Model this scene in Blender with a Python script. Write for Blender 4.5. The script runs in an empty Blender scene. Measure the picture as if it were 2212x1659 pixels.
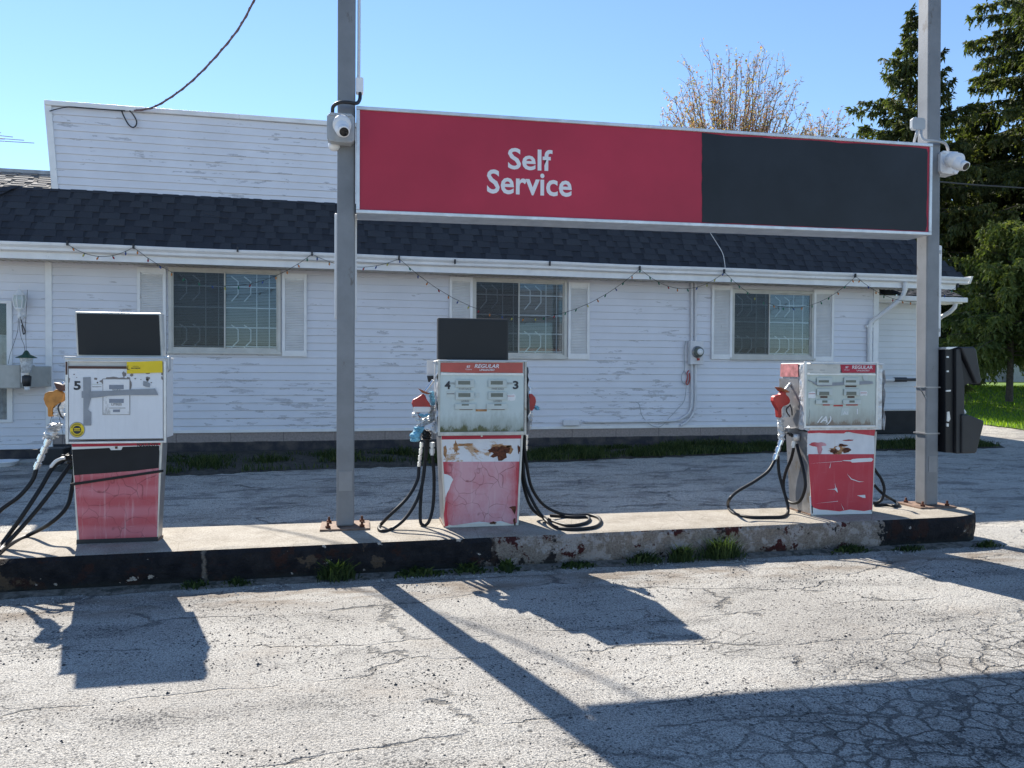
import bpy, math, random
from mathutils import Vector, Matrix, noise as mnoise
random.seed(7)
S = bpy.context.scene
COL = S.collection
R_ = math.radians

# ------------------------------------------------------------------ camera
F_, CX, CY, EYE = 1640.0, 1106.0, 829.5, 1.5        # focal length and centre in 2212x1659 units
YAW, PIT, ROL = R_(11.3), math.atan(29.5 / 1640), .006
fw = Vector((math.sin(YAW) * math.cos(PIT), math.cos(YAW) * math.cos(PIT), -math.sin(PIT)))
r0 = Vector((math.cos(YAW), -math.sin(YAW), 0)); u0 = r0.cross(fw)
rt = math.cos(ROL) * r0 + math.sin(ROL) * u0
up = -math.sin(ROL) * r0 + math.cos(ROL) * u0
CAM = Vector((0, 0, EYE))
cd = bpy.data.cameras.new('camera'); co = bpy.data.objects.new('camera', cd); COL.objects.link(co)
cd.sensor_width = 36; cd.lens = F_ / 2212 * 36; cd.clip_end = 2000; cd.clip_start = .05
m = Matrix((rt, up, -fw)).transposed().to_4x4(); m.translation = CAM; co.matrix_world = m
S.camera = co

# ------------------------------------------------------------------ world, sun, exposure
to_sun = Vector((-.374, 1.133, 1.0)).normalized()
w = bpy.data.worlds.new('World'); S.world = w; w.use_nodes = True
nt = w.node_tree; bg = nt.nodes['Background']
sky = nt.nodes.new('ShaderNodeTexSky'); sky.sky_type = 'NISHITA'; sky.sun_disc = False
sky.sun_elevation = math.asin(to_sun.z); sky.sun_rotation = math.atan2(to_sun.x, to_sun.y)
sky.altitude = 0; sky.air_density = 1.0; sky.dust_density = .0; sky.ozone_density = 4.5
nt.links.new(sky.outputs[0], bg.inputs[0]); bg.inputs[1].default_value = .10
sl = bpy.data.lights.new('sun', 'SUN'); sl.energy = 5.0; sl.angle = R_(.5); sl.color = (1, .94, .84)
so = bpy.data.objects.new('sun', sl); COL.objects.link(so)
so.rotation_euler = (-to_sun).to_track_quat('-Z', 'Y').to_euler(); so.location = (0, 0, 30)
S.view_settings.view_transform = 'Standard'; S.view_settings.look = 'None'
S.view_settings.exposure = 1.06; S.view_settings.gamma = 1
S.cycles.max_bounces = 7; S.cycles.transparent_max_bounces = 12

# ------------------------------------------------------------------ pixel -> point on a real plane
def ray(x, y): return fw + rt * ((x - CX) / F_) - up * ((y - CY) / F_)
def atY(x, y, Y): d = ray(x, y); return CAM + d * (Y / d.y)
def atZ(x, y, Z): d = ray(x, y); return CAM + d * ((Z - EYE) / d.z)
BD, BA = 12.6, R_(1.0)
BM = Matrix.Translation((0, BD, 0)) @ Matrix.Rotation(BA, 4, 'Z'); BMI = BM.inverted()
def bl(x, y, yl=0):                                   # point in the building's own frame on its plane y = yl
    o = BMI @ CAM; d = BMI.to_3x3() @ ray(x, y)
    return o + d * ((yl - o.y) / d.y)
def gz(Y):
    P = [(-1e4, 0), (7.5, 0), (17.5, .27), (24, .93), (45, 1.0), (300, 1.2), (1e4, 1.2)]
    for (a, za), (b, zb) in zip(P, P[1:]):
        if a <= Y <= b: return za + (zb - za) * (Y - a) / (b - a)
    return 0

# ------------------------------------------------------------------ materials
def newmat(name):
    m = bpy.data.materials.new(name); m.use_nodes = True
    return m, m.node_tree, m.node_tree.nodes['Principled BSDF']
def N(nt, t, **k):
    n = nt.nodes.new(t)
    for a, v in k.items(): setattr(n, a, v)
    return n
def coords(nt, scale=(1, 1, 1), loc=(0, 0, 0)):
    tc = N(nt, 'ShaderNodeTexCoord'); mp = N(nt, 'ShaderNodeMapping')
    nt.links.new(tc.outputs['Object'], mp.inputs[0])
    mp.inputs['Scale'].default_value = scale; mp.inputs['Location'].default_value = loc
    return mp.outputs[0]
def noi(nt, vec, sc, det=4, rough=.6, dist=0):
    n = N(nt, 'ShaderNodeTexNoise'); n.inputs['Scale'].default_value = sc; n.inputs['Detail'].default_value = det
    n.inputs['Roughness'].default_value = rough; n.inputs['Distortion'].default_value = dist
    nt.links.new(vec, n.inputs['Vector']); return n.outputs['Fac']
def ramp(nt, fac, stops):
    r = N(nt, 'ShaderNodeValToRGB'); e = r.color_ramp.elements
    while len(e) < len(stops): e.new(.5)
    for q, (p, c) in zip(e, stops):
        q.position = p; q.color = (c, c, c, 1) if isinstance(c, (int, float)) else (*c, 1)
    nt.links.new(fac, r.inputs[0]); return r.outputs[0]
def math_(nt, op, a, b=None, clamp=False):
    n = N(nt, 'ShaderNodeMath', operation=op, use_clamp=clamp)
    for i, v in enumerate((a, b)):
        if v is None: continue
        if isinstance(v, (int, float)): n.inputs[i].default_value = v
        else: nt.links.new(v, n.inputs[i])
    return n.outputs[0]
def mix(nt, fac, a, b, mode='MIX'):
    n = N(nt, 'ShaderNodeMix', data_type='RGBA', blend_type=mode)
    for s, v in ((n.inputs['Factor'], fac), (n.inputs['A'], a), (n.inputs['B'], b)):
        if isinstance(v, (int, float)): s.default_value = v
        elif isinstance(v, tuple): s.default_value = (*v, 1)
        else: nt.links.new(v, s)
    return n.outputs['Result']
def bump(nt, p, h, strength=.3, dist=.01):
    b = N(nt, 'ShaderNodeBump'); b.inputs['Strength'].default_value = strength; b.inputs['Distance'].default_value = dist
    nt.links.new(h, b.inputs['Height']); nt.links.new(b.outputs[0], p.inputs['Normal']); return b
def sepxyz(nt, vec):
    s = N(nt, 'ShaderNodeSeparateXYZ'); nt.links.new(vec, s.inputs[0]); return s.outputs
def setc(nt, p, c):
    if isinstance(c, tuple): p.inputs['Base Color'].default_value = (*c, 1)
    else: nt.links.new(c, p.inputs['Base Color'])
def pbr(name, c, rough=.6, metal=0, var=.12, sc=6, bmp=0, bsc=60, bd=.003, dirt=None, spec=.5):
    m, nt, p = newmat(name); v = coords(nt)
    n = noi(nt, v, sc, 5)
    c2 = tuple(x * (1 - var * 2) for x in c); c3 = tuple(min(1, x * (1 + var)) for x in c)
    col = ramp(nt, n, [(.3, c2), (.7, c3)])
    if dirt:
        n2 = noi(nt, coords(nt, (1, 1, .6), (3, 5, 1)), dirt[1], 6, .7)
        col = mix(nt, ramp(nt, n2, [(dirt[2], 0), (dirt[2] + .06, 1)]), col, dirt[0])
    setc(nt, p, col); p.inputs['Roughness'].default_value = rough; p.inputs['Metallic'].default_value = metal
    p.inputs['Specular IOR Level'].default_value = spec
    if bmp: bump(nt, p, noi(nt, v, bsc, 3), bmp, bd)
    return m

M = {}
M['white_paint'] = pbr('white_paint', (.72, .72, .73), .45, var=.06, sc=3, bmp=.15, dirt=((.42, .42, .42), 6, .64))
M['frame_paint'] = pbr('frame_paint', (.78, .78, .78), .4, var=.05, sc=4, dirt=((.5, .49, .46), 9, .66))
M['cream_frame'] = pbr('cream_frame', (.55, .54, .50), .4, var=.08, sc=5)
M['post_grey'] = pbr('post_grey', (.20, .21, .225), .42, var=.14, sc=2.5, bmp=.1, bsc=20, dirt=((.12, .11, .105), 5, .62))
M['alu'] = pbr('aluminium', (.62, .63, .64), .38, .55, var=.1, sc=8, dirt=((.35, .33, .31), 9, .66))
M['alu_worn'] = pbr('worn_aluminium', (.50, .49, .46), .45, .45, var=.15, sc=9, dirt=((.22, .15, .09), 14, .64))
M['steel'] = pbr('brushed_steel', (.33, .33, .34), .42, .6, var=.15, sc=5, dirt=((.24, .21, .18), 5, .62))
M['chrome'] = pbr('chrome', (.75, .75, .75), .18, .9, var=.05)
M['white_enamel'] = pbr('white_enamel', (.72, .73, .74), .3, var=.04, sc=4, dirt=((.55, .54, .52), 7, .68))
M['cream_edge'] = pbr('cream_edge', (.68, .65, .58), .45, var=.08, sc=9, dirt=((.30, .17, .09), 18, .64))
M['rubber'] = pbr('hose_rubber', (.010, .010, .012), .5, var=.2, sc=10, spec=.3)
M['black_plastic'] = pbr('black_plastic', (.02, .021, .024), .5, var=.15, sc=5)
M['black_panel'] = pbr('black_painted_panel', (.009, .010, .013), .42, var=.1, sc=3, spec=.35)
M['tar_black'] = pbr('matt_black_paint', (.012, .013, .016), .6, var=.2, sc=4, bmp=.1, bsc=15, spec=.3)
M['sign_red'] = pbr('sign_red', (.44, .028, .060), .42, var=.09, sc=.9, spec=.3)
M['dark_blue_black'] = pbr('sign_black', (.016, .020, .027), .45, var=.22, sc=1.3, bmp=.1, bsc=8, spec=.3)
M['red_orange'] = pbr('sunned_red', (.46, .085, .065), .45, var=.12, sc=5)
M['lettering_white'] = pbr('lettering_white', (.75, .74, .76), .5, var=.02)
M['ink'] = pbr('ink', (.02, .022, .03), .5, var=.05)
M['ink_soft'] = pbr('faded_ink', (.22, .20, .19), .6, var=.1)
M['tape'] = pbr('grey_tape', (.27, .29, .32), .55, var=.08, sc=12, bmp=.3, bsc=25, bd=.004)
M['foil'] = pbr('crinkled_tape', (.58, .59, .60), .35, .35, var=.2, sc=14, bmp=.9, bsc=22, bd=.012)
M['plastic_bag'] = pbr('clear_plastic', (.70, .74, .78), .25, var=.25, sc=20, bmp=.9, bsc=30, bd=.01)
M['blue_tape'] = pbr('blue_paper', (.22, .52, .68), .7, var=.25, sc=20, bmp=.8, bsc=40, bd=.01)
M['yellow'] = pbr('yellow_sticker', (.80, .58, .01), .5, var=.05)
M['mustard'] = pbr('tan_nozzle_cover', (.50, .22, .045), .6, var=.2, sc=14, bmp=.4, bsc=20, dirt=((.2, .09, .04), 14, .62))
M['nozzle_red'] = pbr('nozzle_red', (.42, .035, .03), .45, var=.15, sc=12, dirt=((.25, .07, .05), 14, .64))
M['nozzle_orange'] = pbr('rusty_guard', (.33, .10, .04), .6, var=.25, sc=15)
M['lcd'] = pbr('lcd', (.13, .15, .13), .25, var=.1)
M['lcd_blue'] = pbr('lcd_blue', (.20, .23, .29), .25, var=.08)
M['bezel'] = pbr('display_bezel', (.50, .55, .53), .4, var=.05)
M['pink_sticker'] = pbr('glare_paled_sticker', (.55, .22, .22), .45, var=.25, sc=18)  # red sticker with the glare on it painted in as a paler colour
M['rust'] = pbr('rust', (.12, .035, .015), .85, var=.45, sc=40, bmp=.7, bsc=60)
M['rust_plate'] = pbr('rusty_plate', (.22, .14, .10), .8, var=.3, sc=20, bmp=.4, bsc=50)
M['rust_light'] = pbr('rust_stain', (.42, .22, .10), .8, var=.35, sc=30)
M['brown'] = pbr('brown_trim', (.08, .035, .025), .6)
M['soffit'] = pbr('soffit', (.60, .56, .50), .6, var=.1, sc=6)
M['cam_white'] = pbr('camera_white', (.78, .78, .79), .35, var=.02)
M['box_grey'] = pbr('grey_plastic_box', (.38, .40, .42), .45, var=.05)
M['lens'] = pbr('camera_lens', (.01, .01, .012), .1)
M['green_plastic'] = pbr('green_plastic', (.02, .07, .045), .4)
M['ac_grey'] = pbr('painted_metal_grey', (.42, .42, .39), .5, var=.08, sc=6, dirt=((.25, .22, .17), 8, .62))
M['bark'] = pbr('bark', (.075, .06, .05), .9, var=.3, sc=20, bmp=.8, bsc=40, bd=.02)
M['twig'] = pbr('twig', (.11, .085, .075), .85, var=.2, sc=10)
M['stone'] = pbr('stone', (.34, .31, .28), .9, var=.25, sc=15, bmp=.6, bsc=50)
M['far_wall'] = pbr('far_wall', (.45, .44, .43), .8, var=.1, sc=2)
M['plate'] = pbr('cover_plate_grey', (.235, .24, .25), .5, var=.08)
M['conduit_white'] = pbr('conduit_white', (.66, .66, .68), .45, var=.06, dirt=((.4, .4, .4), 6, .66))
M['wire_black'] = pbr('wire_black', (.03, .03, .035), .6)
M['wire_pink'] = pbr('weathered_cable', (.20, .13, .14), .7, var=.3, sc=30)
M['wire_white'] = pbr('wire_white', (.7, .7, .7), .6)
M['dark_interior'] = pbr('dark_interior', (.03, .03, .033), .9)
M['blind'] = pbr('blind_slat', (.36, .38, .39), .6, var=.05)
M['curtain'] = pbr('curtain', (.5, .5, .5), .9, var=.15, sc=10)
M['brick_sill'] = pbr('red_interior_board', (.30, .10, .06), .8)
M['soil'] = pbr('soil', (.06, .055, .045), .95, var=.3, sc=12, bmp=.8, bsc=30, bd=.03)
M['pebble'] = pbr('pebble', (.05, .05, .055), .8, var=.4, sc=3)
M['pebble_pale'] = pbr('pale_pebble', (.42, .41, .39), .8, var=.2, sc=3)
M['orange_stain'] = pbr('cap_white', (.66, .65, .62), .45, var=.08, dirt=((.3, .22, .15), 20, .66))

def siding_mat(name, tint, peel_thr, ztop=3.12, pitch=.12, zlo=.6, span=2.5):
    m, nt, p = newmat(name)
    v = coords(nt, (1, 1, 1))
    base = ramp(nt, noi(nt, v, 1.3, 4), [(.3, tuple(c * .90 for c in tint)), (.7, tint)])
    X, Y, Z = sepxyz(nt, v)
    bi = math_(nt, 'FLOOR', math_(nt, 'DIVIDE', math_(nt, 'SUBTRACT', ztop, Z), pitch))
    cb = N(nt, 'ShaderNodeCombineXYZ'); nt.links.new(math_(nt, 'MULTIPLY', X, .95), cb.inputs[0]); nt.links.new(math_(nt, 'MULTIPLY', bi, .37), cb.inputs[1]); nt.links.new(math_(nt, 'MULTIPLY', Z, 4.5), cb.inputs[2])
    n = noi(nt, cb.outputs[0], 3.0, 9, .60, .1)
    z = noi(nt, coords(nt, (.40, 1, .6), (5, 2, 3)), 1.2, 2)
    zg = ramp(nt, math_(nt, 'MULTIPLY', math_(nt, 'SUBTRACT', Z, zlo), 1 / span), [(0, 1), (.55, .8), (1, .1)])
    f = math_(nt, 'ADD', n, math_(nt, 'ADD', math_(nt, 'MULTIPLY', math_(nt, 'SUBTRACT', z, .5), .50), math_(nt, 'MULTIPLY', math_(nt, 'SUBTRACT', zg, .8), .10)))
    peel = ramp(nt, f, [(peel_thr, 0), (peel_thr + .004, 1)])
    prim = ramp(nt, noi(nt, v, 30, 4), [(.35, (.42, .42, .45)), (.65, (.55, .55, .58))])
    col = mix(nt, peel, base, prim)
    # fine scratches along the boards
    ns = noi(nt, coords(nt, (2, 1, 40)), 3.0, 5, .7)
    col = mix(nt, math_(nt, 'MULTIPLY', ramp(nt, ns, [(.60, 0), (.68, 1)]), .18), col, (.45, .44, .46))
    setc(nt, p, col); p.inputs['Roughness'].default_value = .55
    h = math_(nt, 'SUBTRACT', noi(nt, coords(nt, (3, 1, 20)), 6, 4), math_(nt, 'MULTIPLY', peel, .8))
    bump(nt, p, h, .25, .004)
    return m
M['siding'] = siding_mat('painted_lap_siding', (.71, .72, .77), .640)
M['siding_clean'] = siding_mat('newer_lap_siding', (.68, .70, .74), .80)
M['siding_upper'] = siding_mat('upper_lap_siding', (.73, .74, .79), .650, 5.44, .1165, 3.6, 3.0)

def asphalt():
    m, nt, p = newmat('asphalt'); v = coords(nt); X, Y, Z = sepxyz(nt, v)
    n1 = noi(nt, v, 140, 3, .75); n0 = noi(nt, v, 70, 3, .6); n2 = noi(nt, v, 16, 5, .65); n3 = noi(nt, v, .9, 5, .6)
    col = ramp(nt, n1, [(.34, (.15, .15, .155)), (.48, (.36, .352, .338)), (.64, (.56, .545, .515))])
    col = mix(nt, 1.0, col, ramp(nt, n0, [(.34, (.55, .56, .58)), (.46, (1.0, .99, .97)), (.66, (1.25, 1.23, 1.19))]), 'MULTIPLY')
    col = mix(nt, 1.0, col, ramp(nt, n2, [(.30, (.80, .79, .78)), (.5, (1, 1, 1))]), 'MULTIPLY')
    col = mix(nt, 1.0, col, ramp(nt, n3, [(.3, (.80, .78, .76)), (.6, (1.06, 1.05, 1.03))]), 'MULTIPLY')
    # patches where the binder has worn away and dark stones stand out
    st = noi(nt, coords(nt, (.8, 1.9, 1), (.2, .9, 0)), 1.25, 6, .65)
    near = ramp(nt, Y, [(5.3 / 10, 1), (5.6 / 10, 0)]) if 0 else math_(nt, 'LESS_THAN', Y, 5.6)
    worn = math_(nt, 'MULTIPLY', ramp(nt, st, [(.50, 0), (.66, 1)]), near)
    gate = math_(nt, 'ADD', n0, math_(nt, 'MULTIPLY', worn, -.10))
    col = mix(nt, math_(nt, 'MULTIPLY', ramp(nt, gate, [(.34, 1), (.44, 0)]), math_(nt, 'ADD', math_(nt, 'MULTIPLY', worn, .75), .12)), col, (.045, .045, .05))
    col = mix(nt, math_(nt, 'MULTIPLY', worn, .30), col, (.10, .098, .095))
    for sc_, lo, off in ((60, .66, 0), (30, .80, 3)):
        vo = N(nt, 'ShaderNodeTexVoronoi'); vo.inputs['Scale'].default_value = sc_; nt.links.new(coords(nt, (1, 1, 1), (off, off, 0)), vo.inputs['Vector'])
        pick = ramp(nt, sepxyz(nt, vo.outputs['Color'])[0], [(lo, 0), (lo + .01, 1)])
        dens = ramp(nt, noi(nt, coords(nt, (1, 1.6, 1), (1.3 + off, 2, 0)), 1.4, 3), [(.40, .1), (.58, 1)])
        spot = math_(nt, 'MULTIPLY', math_(nt, 'MULTIPLY', ramp(nt, vo.outputs['Distance'], [(.26, 1), (.36, 0)]), pick), dens)
        col = mix(nt, math_(nt, 'MULTIPLY', spot, .85), col, (.04, .04, .045))
    # earthy tint here and there
    col = mix(nt, math_(nt, 'MULTIPLY', ramp(nt, noi(nt, coords(nt, (1, 1.4, 1), (9, 4, 0)), 1.7, 5), [(.55, 0), (.70, .26)]), near), col, (.30, .25, .20))
    band = math_(nt, 'MULTIPLY', ramp(nt, math_(nt, 'ABSOLUTE', math_(nt, 'SUBTRACT', Y, math_(nt, 'ADD', math_(nt, 'MULTIPLY', X, .026), 5.18))), [(.06, 1), (.32, 0)]), ramp(nt, noi(nt, coords(nt, (1, 2.5, 1), (4, 1, 0)), 2.2, 6), [(.42, 0), (.60, .75)]))
    col = mix(nt, band, col, (.17, .13, .095))
    # wear streaks behind the island, where the shaded paving is painted lighter
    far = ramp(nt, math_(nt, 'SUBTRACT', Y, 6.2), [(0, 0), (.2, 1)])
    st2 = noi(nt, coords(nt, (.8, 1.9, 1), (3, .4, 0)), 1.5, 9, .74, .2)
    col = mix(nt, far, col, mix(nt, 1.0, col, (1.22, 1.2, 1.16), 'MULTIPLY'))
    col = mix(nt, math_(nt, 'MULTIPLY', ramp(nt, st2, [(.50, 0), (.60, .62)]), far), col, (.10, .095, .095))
    # cracks
    def warped(sc3, amt, fr):
        wv = N(nt, 'ShaderNodeVectorMath', operation='ADD'); nn = N(nt, 'ShaderNodeTexNoise'); nn.inputs['Scale'].default_value = fr; nn.inputs['Detail'].default_value = 6; nn.inputs['Roughness'].default_value = .65
        nt.links.new(v, nn.inputs['Vector']); sc = N(nt, 'ShaderNodeVectorMath', operation='SCALE'); sc.inputs['Scale'].default_value = amt
        nt.links.new(nn.outputs['Color'], sc.inputs[0]); nt.links.new(coords(nt, sc3), wv.inputs[0]); nt.links.new(sc.outputs[0], wv.inputs[1]); return wv.outputs[0]
    wobble = noi(nt, v, 9, 4, .7)
    def cracks(vec, scale, w):
        c = N(nt, 'ShaderNodeTexVoronoi', feature='DISTANCE_TO_EDGE'); c.inputs['Scale'].default_value = scale; nt.links.new(vec, c.inputs['Vector'])
        d = math_(nt, 'ADD', c.outputs['Distance'], math_(nt, 'MULTIPLY', math_(nt, 'SUBTRACT', .52, wobble), w * 3.0))
        return ramp(nt, d, [(w * .3, 1), (w * 1.3, 0)])
    c1 = cracks(warped((1, 1.2, 1), .20, 3.0), 6.6, .048)
    c1b = cracks(warped((1, 1.0, 1), .25, 4.5), 11.0, .045)
    reg = math_(nt, 'ADD', math_(nt, 'MULTIPLY', X, .46), math_(nt, 'MULTIPLY', Y, -1.0))
    reg = math_(nt, 'ADD', reg, math_(nt, 'MULTIPLY', noi(nt, v, 1.6, 4), 1.3))
    rm = ramp(nt, math_(nt, 'ADD', reg, 1.95), [(.0, 0), (.35, .35), (.9, 1)])
    cr = math_(nt, 'MULTIPLY', math_(nt, 'MAXIMUM', c1, math_(nt, 'MULTIPLY', c1b, .3)), rm)
    c2 = cracks(warped((.42, 1.5, 1), .30, 2.2), 1.05, .011)
    cr = math_(nt, 'MAXIMUM', cr, math_(nt, 'MULTIPLY', c2, ramp(nt, noi(nt, v, 1.6, 3), [(.44, 0), (.56, .85)])))
    c3 = cracks(warped((.8, 1.3, 1), .3, 3), 2.6, .012)
    cr = math_(nt, 'MAXIMUM', cr, math_(nt, 'MULTIPLY', c3, ramp(nt, noi(nt, v, .8, 3), [(.52, 0), (.62, .6)])))
    col = mix(nt, math_(nt, 'MULTIPLY', cr, .74), col, (.05, .048, .048))
    setc(nt, p, col); p.inputs['Roughness'].default_value = .9; p.inputs['Specular IOR Level'].default_value = .25
    h = math_(nt, 'ADD', math_(nt, 'MULTIPLY', n1, .5), math_(nt, 'MULTIPLY', n0, .9))
    h = math_(nt, 'ADD', h, math_(nt, 'MULTIPLY', n2, .8))
    h = math_(nt, 'SUBTRACT', h, math_(nt, 'MULTIPLY', cr, 2.2))
    bump(nt, p, h, .9, .012)
    return m
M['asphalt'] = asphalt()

def concrete_top():
    m, nt, p = newmat('worn_concrete'); v = coords(nt)
    n1 = noi(nt, v, 90, 4, .7); n2 = noi(nt, v, 4, 5)
    col = ramp(nt, n1, [(.3, (.19, .165, .135)), (.5, (.335, .30, .25)), (.7, (.46, .42, .36))])
    col = mix(nt, 1.0, col, ramp(nt, n2, [(.35, (.75, .73, .70)), (.6, (1, 1, 1))]), 'MULTIPLY')
    cv = N(nt, 'ShaderNodeTexVoronoi', feature='DISTANCE_TO_EDGE'); cv.inputs['Scale'].default_value = 1.6
    nt.links.new(v, cv.inputs['Vector'])
    col = mix(nt, math_(nt, 'MULTIPLY', ramp(nt, cv.outputs[0], [(0, 1), (.008, 0)]), .5), col, (.12, .1, .08))
    setc(nt, p, col); p.inputs['Roughness'].default_value = .9
    bump(nt, p, math_(nt, 'ADD', n1, n2), .5, .008); return m
M['concrete_top'] = concrete_top()
def island_side():
    m, nt, p = newmat('flaking_painted_concrete'); v = coords(nt); X, Y, Z = sepxyz(nt, v)
    na = noi(nt, v, 5, 7, .7); nb = noi(nt, coords(nt, (1, 1, 1), (7, 3, 2)), 9, 7, .72); nc = noi(nt, v, 70, 4)
    con = ramp(nt, nc, [(.3, (.19, .15, .125)), (.7, (.36, .31, .265))])
    wht = ramp(nt, nb, [(.50, 0), (.56, 1)])
    bare = mix(nt, math_(nt, 'MULTIPLY', wht, .6), con, (.52, .47, .45))
    red = mix(nt, ramp(nt, na, [(.56, 0), (.585, 1)]), bare, (.075, .022, .02))
    bare = mix(nt, ramp(nt, noi(nt, coords(nt, (1, 1, 1), (1, 9, 4)), 3.2, 6, .7), [(.60, 0), (.62, 1)]), red, (.035, .03, .03))
    blk = ramp(nt, noi(nt, v, 12, 5), [(.3, (.011, .012, .016)), (.7, (.032, .031, .034))])
    blk = mix(nt, ramp(nt, noi(nt, coords(nt, (1, 1, 1), (4, 4, 4)), 4.5, 5, .65), [(.54, 0), (.60, .9)]), blk, (.042, .022, .019))
    blk = mix(nt, ramp(nt, noi(nt, coords(nt, (1, 1, 1), (14, 4, 9)), 2.6, 6, .7), [(.60, 0), (.63, 1)]), blk, (.10, .075, .055))
    blk = mix(nt, ramp(nt, noi(nt, coords(nt, (1, 1, 1.5), (8, 1, 6)), 7.0, 6, .6), [(.655, 0), (.665, 1)]), blk, (.50, .45, .40))
    xx = math_(nt, 'ADD', X, math_(nt, 'MULTIPLY', math_(nt, 'SUBTRACT', na, .5), 1.2))
    l = ramp(nt, math_(nt, 'SUBTRACT', xx, .95), [(.0, 1), (.03, 0)])
    r = ramp(nt, math_(nt, 'SUBTRACT', xx, 4.35), [(.0, 0), (.03, 1)])
    col = mix(nt, math_(nt, 'MAXIMUM', l, r), bare, blk)
    for jx in (-1.06, .98):
        gj = math_(nt, 'ABSOLUTE', math_(nt, 'ADD', math_(nt, 'SUBTRACT', X, jx), math_(nt, 'MULTIPLY', math_(nt, 'SUBTRACT', nb, .5), .10)))
        col = mix(nt, ramp(nt, gj, [(.006, .8), (.020, 0)]), col, (.22, .19, .16) if jx < 0 else (.05, .04, .035))
    low = ramp(nt, math_(nt, 'ADD', Z, math_(nt, 'MULTIPLY', nb, .08)), [(.05, 1), (.10, 0)])
    col = mix(nt, math_(nt, 'MULTIPLY', low, .6), col, (.04, .045, .035))
    setc(nt, p, col); p.inputs['Roughness'].default_value = .8; p.inputs['Specular IOR Level'].default_value = .15
    bump(nt, p, math_(nt, 'ADD', math_(nt, 'MULTIPLY', na, 2.5), nc), .9, .03); return m
M['island_side'] = island_side()

def shingle_mat(name, cols, sc):
    m, nt, p = newmat(name); v = coords(nt)
    a = N(nt, 'ShaderNodeAttribute', attribute_name='tone')
    base = ramp(nt, a.outputs['Fac'], [(0, cols[0]), (.5, cols[1]), (1, cols[2])])
    n = noi(nt, v, 140, 2, .7)
    col = mix(nt, .8, base, ramp(nt, n, [(.3, .45), (.7, 1.45)]), 'MULTIPLY')
    setc(nt, p, col); p.inputs['Roughness'].default_value = .9; bump(nt, p, n, .5, .004); return m
M['shingle'] = shingle_mat('dark_shingle', [(.018, .021, .029), (.028, .031, .040), (.037, .041, .050)], 1)
M['shingle_grey'] = shingle_mat('grey_shingle', [(.13, .12, .11), (.20, .185, .17), (.28, .26, .24)], 1)

def block_mat():
    m, nt, p = newmat('foundation_block'); v = coords(nt); X, Y, Z = sepxyz(nt, v)
    n = noi(nt, v, 30, 5)
    a = ramp(nt, n, [(.3, (.235, .20, .185)), (.7, (.34, .29, .27))])
    br = N(nt, 'ShaderNodeTexBrick'); cc = N(nt, 'ShaderNodeCombineXYZ')
    nt.links.new(X, cc.inputs[0]); nt.links.new(Z, cc.inputs[1]); nt.links.new(cc.outputs[0], br.inputs['Vector'])
    br.inputs['Scale'].default_value = 1; br.inputs['Brick Width'].default_value = .8; br.inputs['Row Height'].default_value = .6
    br.inputs['Mortar Size'].default_value = .006
    a = mix(nt, math_(nt, 'MULTIPLY', br.outputs['Fac'], .6), a, (.08, .065, .06))
    zz = math_(nt, 'ADD', Z, math_(nt, 'MULTIPLY', math_(nt, 'SUBTRACT', noi(nt, v, 3, 5), .5), .03))
    dark = ramp(nt, math_(nt, 'SUBTRACT', zz, .345), [(.0, 1), (.006, 0)])
    col = mix(nt, dark, a, mix(nt, ramp(nt, noi(nt, v, 5, 5), [(.4, 0), (.65, 1)]), (.030, .031, .038), (.085, .075, .07)))
    setc(nt, p, col); p.inputs['Roughness'].default_value = .9; bump(nt, p, n, .5, .01); return m
M['block'] = block_mat()

def leafmat(name, stops, trans=.35, sc=1.0, attr=None):
    m, nt, p = newmat(name); v = coords(nt)
    if attr:
        a = N(nt, 'ShaderNodeAttribute', attribute_name=attr); f = a.outputs['Fac']
    else: f = noi(nt, v, sc, 3)
    col = ramp(nt, f, stops); setc(nt, p, col); p.inputs['Roughness'].default_value = .6
    p.inputs['Specular IOR Level'].default_value = .25
    tr = N(nt, 'ShaderNodeBsdfTranslucent'); nt.links.new(mix(nt, 1.0, col, (1.4, 1.5, .6), 'MULTIPLY'), tr.inputs[0])
    ms = N(nt, 'ShaderNodeMixShader'); ms.inputs[0].default_value = trans
    out = nt.nodes['Material Output']
    nt.links.new(p.outputs[0], ms.inputs[1]); nt.links.new(tr.outputs[0], ms.inputs[2]); nt.links.new(ms.outputs[0], out.inputs[0])
    return m
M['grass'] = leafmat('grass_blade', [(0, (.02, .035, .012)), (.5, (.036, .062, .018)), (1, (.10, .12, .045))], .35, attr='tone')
M['lawn_blade'] = leafmat('lawn_grass', [(0, (.10, .17, .02)), (.5, (.17, .28, .03)), (1, (.28, .36, .04))], .5, attr='tone')
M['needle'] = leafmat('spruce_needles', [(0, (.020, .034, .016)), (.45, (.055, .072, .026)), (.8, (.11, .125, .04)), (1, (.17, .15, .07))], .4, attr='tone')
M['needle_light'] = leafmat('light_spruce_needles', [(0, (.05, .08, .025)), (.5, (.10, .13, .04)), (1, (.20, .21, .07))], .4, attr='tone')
M['bud'] = leafmat('budding_leaves', [(0, (.34, .12, .09)), (.4, (.46, .24, .16)), (.7, (.44, .33, .15)), (1, (.34, .34, .12))], .4, attr='tone')
M['weed'] = leafmat('weed_leaf', [(0, (.012, .026, .010)), (.5, (.022, .045, .014)), (1, (.07, .10, .03))], .25, attr='tone')
def lawn_ground():
    m, nt, p = newmat('lawn_ground'); v = coords(nt)
    col = ramp(nt, noi(nt, v, 9, 6, .7), [(.3, (.06, .11, .012)), (.55, (.12, .20, .02)), (.75, (.18, .27, .03))])
    setc(nt, p, col); p.inputs['Roughness'].default_value = .9; bump(nt, p, noi(nt, v, 40, 3), .8, .04); return m
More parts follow.
